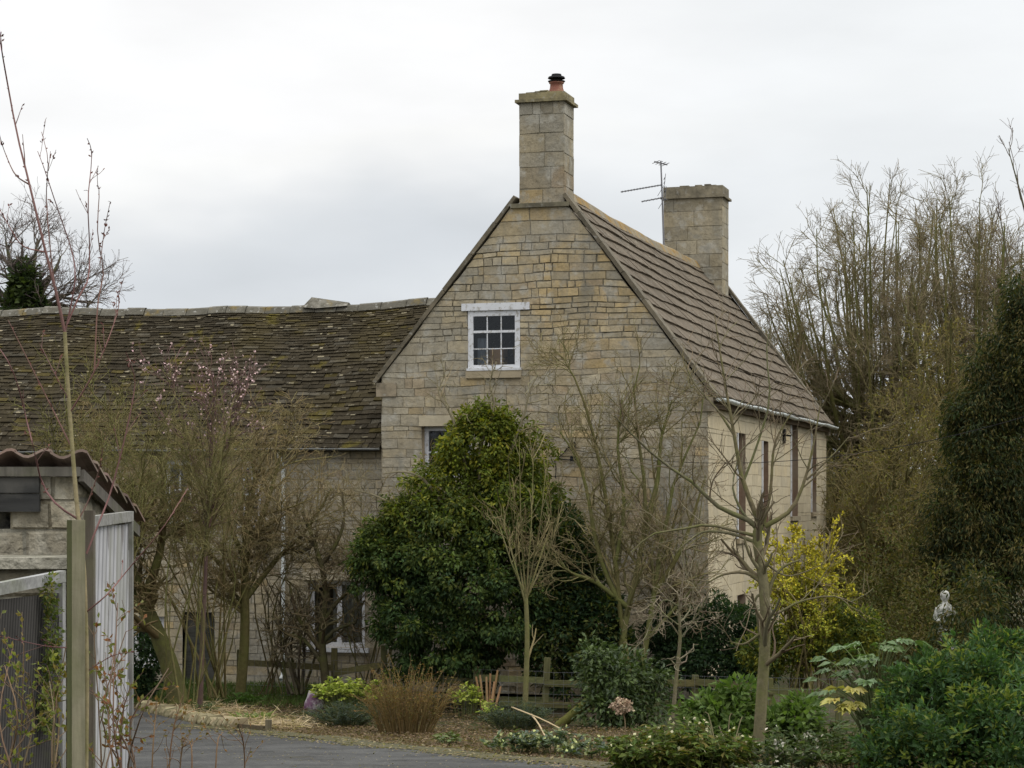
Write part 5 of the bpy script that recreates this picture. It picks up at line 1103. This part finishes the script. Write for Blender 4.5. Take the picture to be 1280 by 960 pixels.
# sapling
base = G(106, 8.1); root = thing('sapling', 'young sapling with pale stem and thin purple-red shoots tied to the stake', 'tree', base); YS = 8.1
pale_t = [T(YS, [(104, 1230), (107, 960), (108, 850), (107, 780), (104, 700), (97, 640), (92, 580), (86, 500), (81, 415)], .0135, .0085, 16)]
mb = MB()
for w_, r in pale_t: mb.tubes(w_ - base, r * .85, 8, (.27, .225, .135))
mb.build('trunk', M['bark'], root, True)
sh = [([(81, 415), (70, 365), (56, 311), (37, 231), (21, 166), (7, 91), (0, 49), (-3, 20)], .0085, .002), ([(82, 412), (90, 375), (94, 344), (89, 311), (70, 255), (55, 210), (47, 189)], .0045, .0016), ([(84, 405), (98, 372), (110, 349), (112, 311), (110, 250), (115, 194), (109, 173)], .005, .0016),
      ([(88, 515), (115, 470), (135, 425), (148, 385), (147, 365)], .0045, .0016), ([(118, 464), (122, 382), (129, 340), (122, 292), (124, 241), (121, 232)], .004, .0016), ([(125, 330), (131, 285), (138, 252)], .0025, .0014), ([(37, 231), (19, 218), (6, 190), (0, 171)], .004, .0016), ([(56, 315), (28, 307), (10, 280), (-4, 255)], .004, .0016),
      ([(96, 648), (70, 630), (52, 602), (42, 560), (32, 520), (22, 480), (8, 448), (-6, 430)], .0055, .0022), ([(98, 650), (112, 622), (125, 582), (128, 560)], .004, .0016), ([(108, 692), (125, 650), (138, 616), (154, 556), (166, 500), (168, 470), (157, 440)], .0055, .002), ([(108, 765), (135, 742), (160, 712), (202, 662), (235, 610)], .0045, .0018), ([(75, 390), (66, 340), (60, 280), (58, 240), (60, 200), (52, 165)], .004, .0015),
      ([(90, 560), (60, 500), (30, 440), (10, 400)], .004, .0016), ([(86, 500), (70, 470), (50, 430)], .003, .0015), ([(107, 840), (140, 820), (165, 815)], .003, .0015), ([(106, 810), (60, 808), (0, 795)], .0035, .0016)]
tr = [T(YS, [(q[0], q[1], .0 + .03 * j * rng.normal()) for j, q in enumerate(pts)], r0, r1, 14) for pts, r0, r1 in sh]
pp = np.stack([t_[0] for t_ in tr]); pr = np.stack([t_[1] for t_ in tr])
mb = MB(); pr = pr * .78; mb.tubes(pp - base, pr, 6, tint((.15, .085, .075), len(pp), .15))
tw, twr = spawn(pp, pr, 44, .13, (25, 50), t0=.35, wig=.08, up=.12, rf=.6, minr=.0013, N=4); mb.tubes(tw - base, twr, 4, tint((.15, .09, .08), len(tw)))
mb.build('branches', M['twig'], root, True)
bp, bd = on_twigs(pp, 220, .2); b2, d2 = on_twigs(tw, 120, .5); bp = np.concatenate([bp, b2]); bd = np.concatenate([bd, d2]); n = len(bp)
MB().leaves(bp - base, bd + rng.normal(size=(n, 3)) * .5, rng.normal(size=(n, 3)), .016, .007, tint((.13, .06, .05), n)).build('buds', M['twig'], root)['kind'] = 'stuff'
# loose stems in the left foreground
def briar(name, label, px, Y, shoots, col, leafc, nl, lf):
    base = G(px, Y); root = thing(name, label, 'shrub', base); tr = []
    for (x0, pts) in shoots: tr.append(T(Y, [(x0, 620 + (CZ - base[2]) / Y * F + 5)] + [(q[0], q[1], rng.normal() * .12) for q in pts], .006, .002, 10))
    pp = np.stack([t_[0] for t_ in tr]); pr = np.stack([t_[1] for t_ in tr]); mb = MB(); mb.tubes(pp - base, pr, 5, tint(col, len(pp)))
    tw, twr = spawn(pp, pr, len(pp) * 7, .22, (25, 60), t0=.4, wig=.2, up=.1, rf=.6, minr=.0014, N=5); mb.tubes(tw - base, twr, 4, tint(col, len(tw))); mb.build('stems', M['twig'], root, True)
    p, d = on_twigs(tw, nl, .2); n = len(p); MB().leaves(p - base, d + rng.normal(size=(n, 3)) * .7, rng.normal(size=(n, 3)) + [0, 0, .6], lf, lf * .55, np.asarray(leafc)[rng.integers(0, len(leafc), n)] * rng.uniform(.7, 1.3, (n, 1))).build('foliage', M['leaf'], root)
briar('rose_bush', 'thorny rose stems with reddish new leaves before the white gate', 150, 9.0,
      [(120 + 8 * k, [(130 + 6 * k + rng.normal() * 14, 1000), (118 + 9 * k + rng.normal() * 16, 900), (110 + 11 * k + rng.normal() * 18, 800 + rng.uniform(-50, 60))]) for k in range(9)] , (.13, .085, .06), [(.11, .11, .03), (.16, .07, .03), (.09, .10, .03)], 300, .03)
briar('rose_bush', 'leafier rose stems in front of the dark ribbed gate', 20, 8.6,
      [(-30 + 13 * k, [(-20 + 11 * k + rng.normal() * 14, 1000), (-15 + 11 * k + rng.normal() * 18, 900), (-20 + 13 * k + rng.normal() * 18, 800 + rng.uniform(-60, 60))]) for k in range(9)], (.13, .095, .06), [(.10, .115, .03), (.13, .10, .03), (.15, .16, .03)], 420, .03)
briar('dock_stalks', 'brown dried seed stalks standing over the road at the bottom left', 230, 10.5, [(215, [(225, 960), (233, 930)]), (235, [(240, 960), (236, 925)]), (262, [(270, 950), (278, 915)]), (300, [(306, 960), (298, 905)]), (185, [(190, 960), (196, 880)]), (205, [(212, 950), (228, 870)])], (.13, .085, .05), [(.16, .085, .03), (.12, .09, .03)], 120, .022)
# climber on the dark gate
for nm, lab, px, Y, lo_ in (('ivy_climber', 'strand of green climber hanging down the dark ribbed gate', 62, 10.7, [lob(62, 745, 7, 25, 10.62, .03), lob(66, 790, 6, 40, 10.64, .03), lob(60, 870, 8, 50, 10.6, .03)]),):
    bush(nm, lab, 'climber', G(px, Y), lo_, 150, 5, .03, .03, .02, [(.09, .115, .03), (.13, .12, .03), (.06, .08, .02)], stems=3)
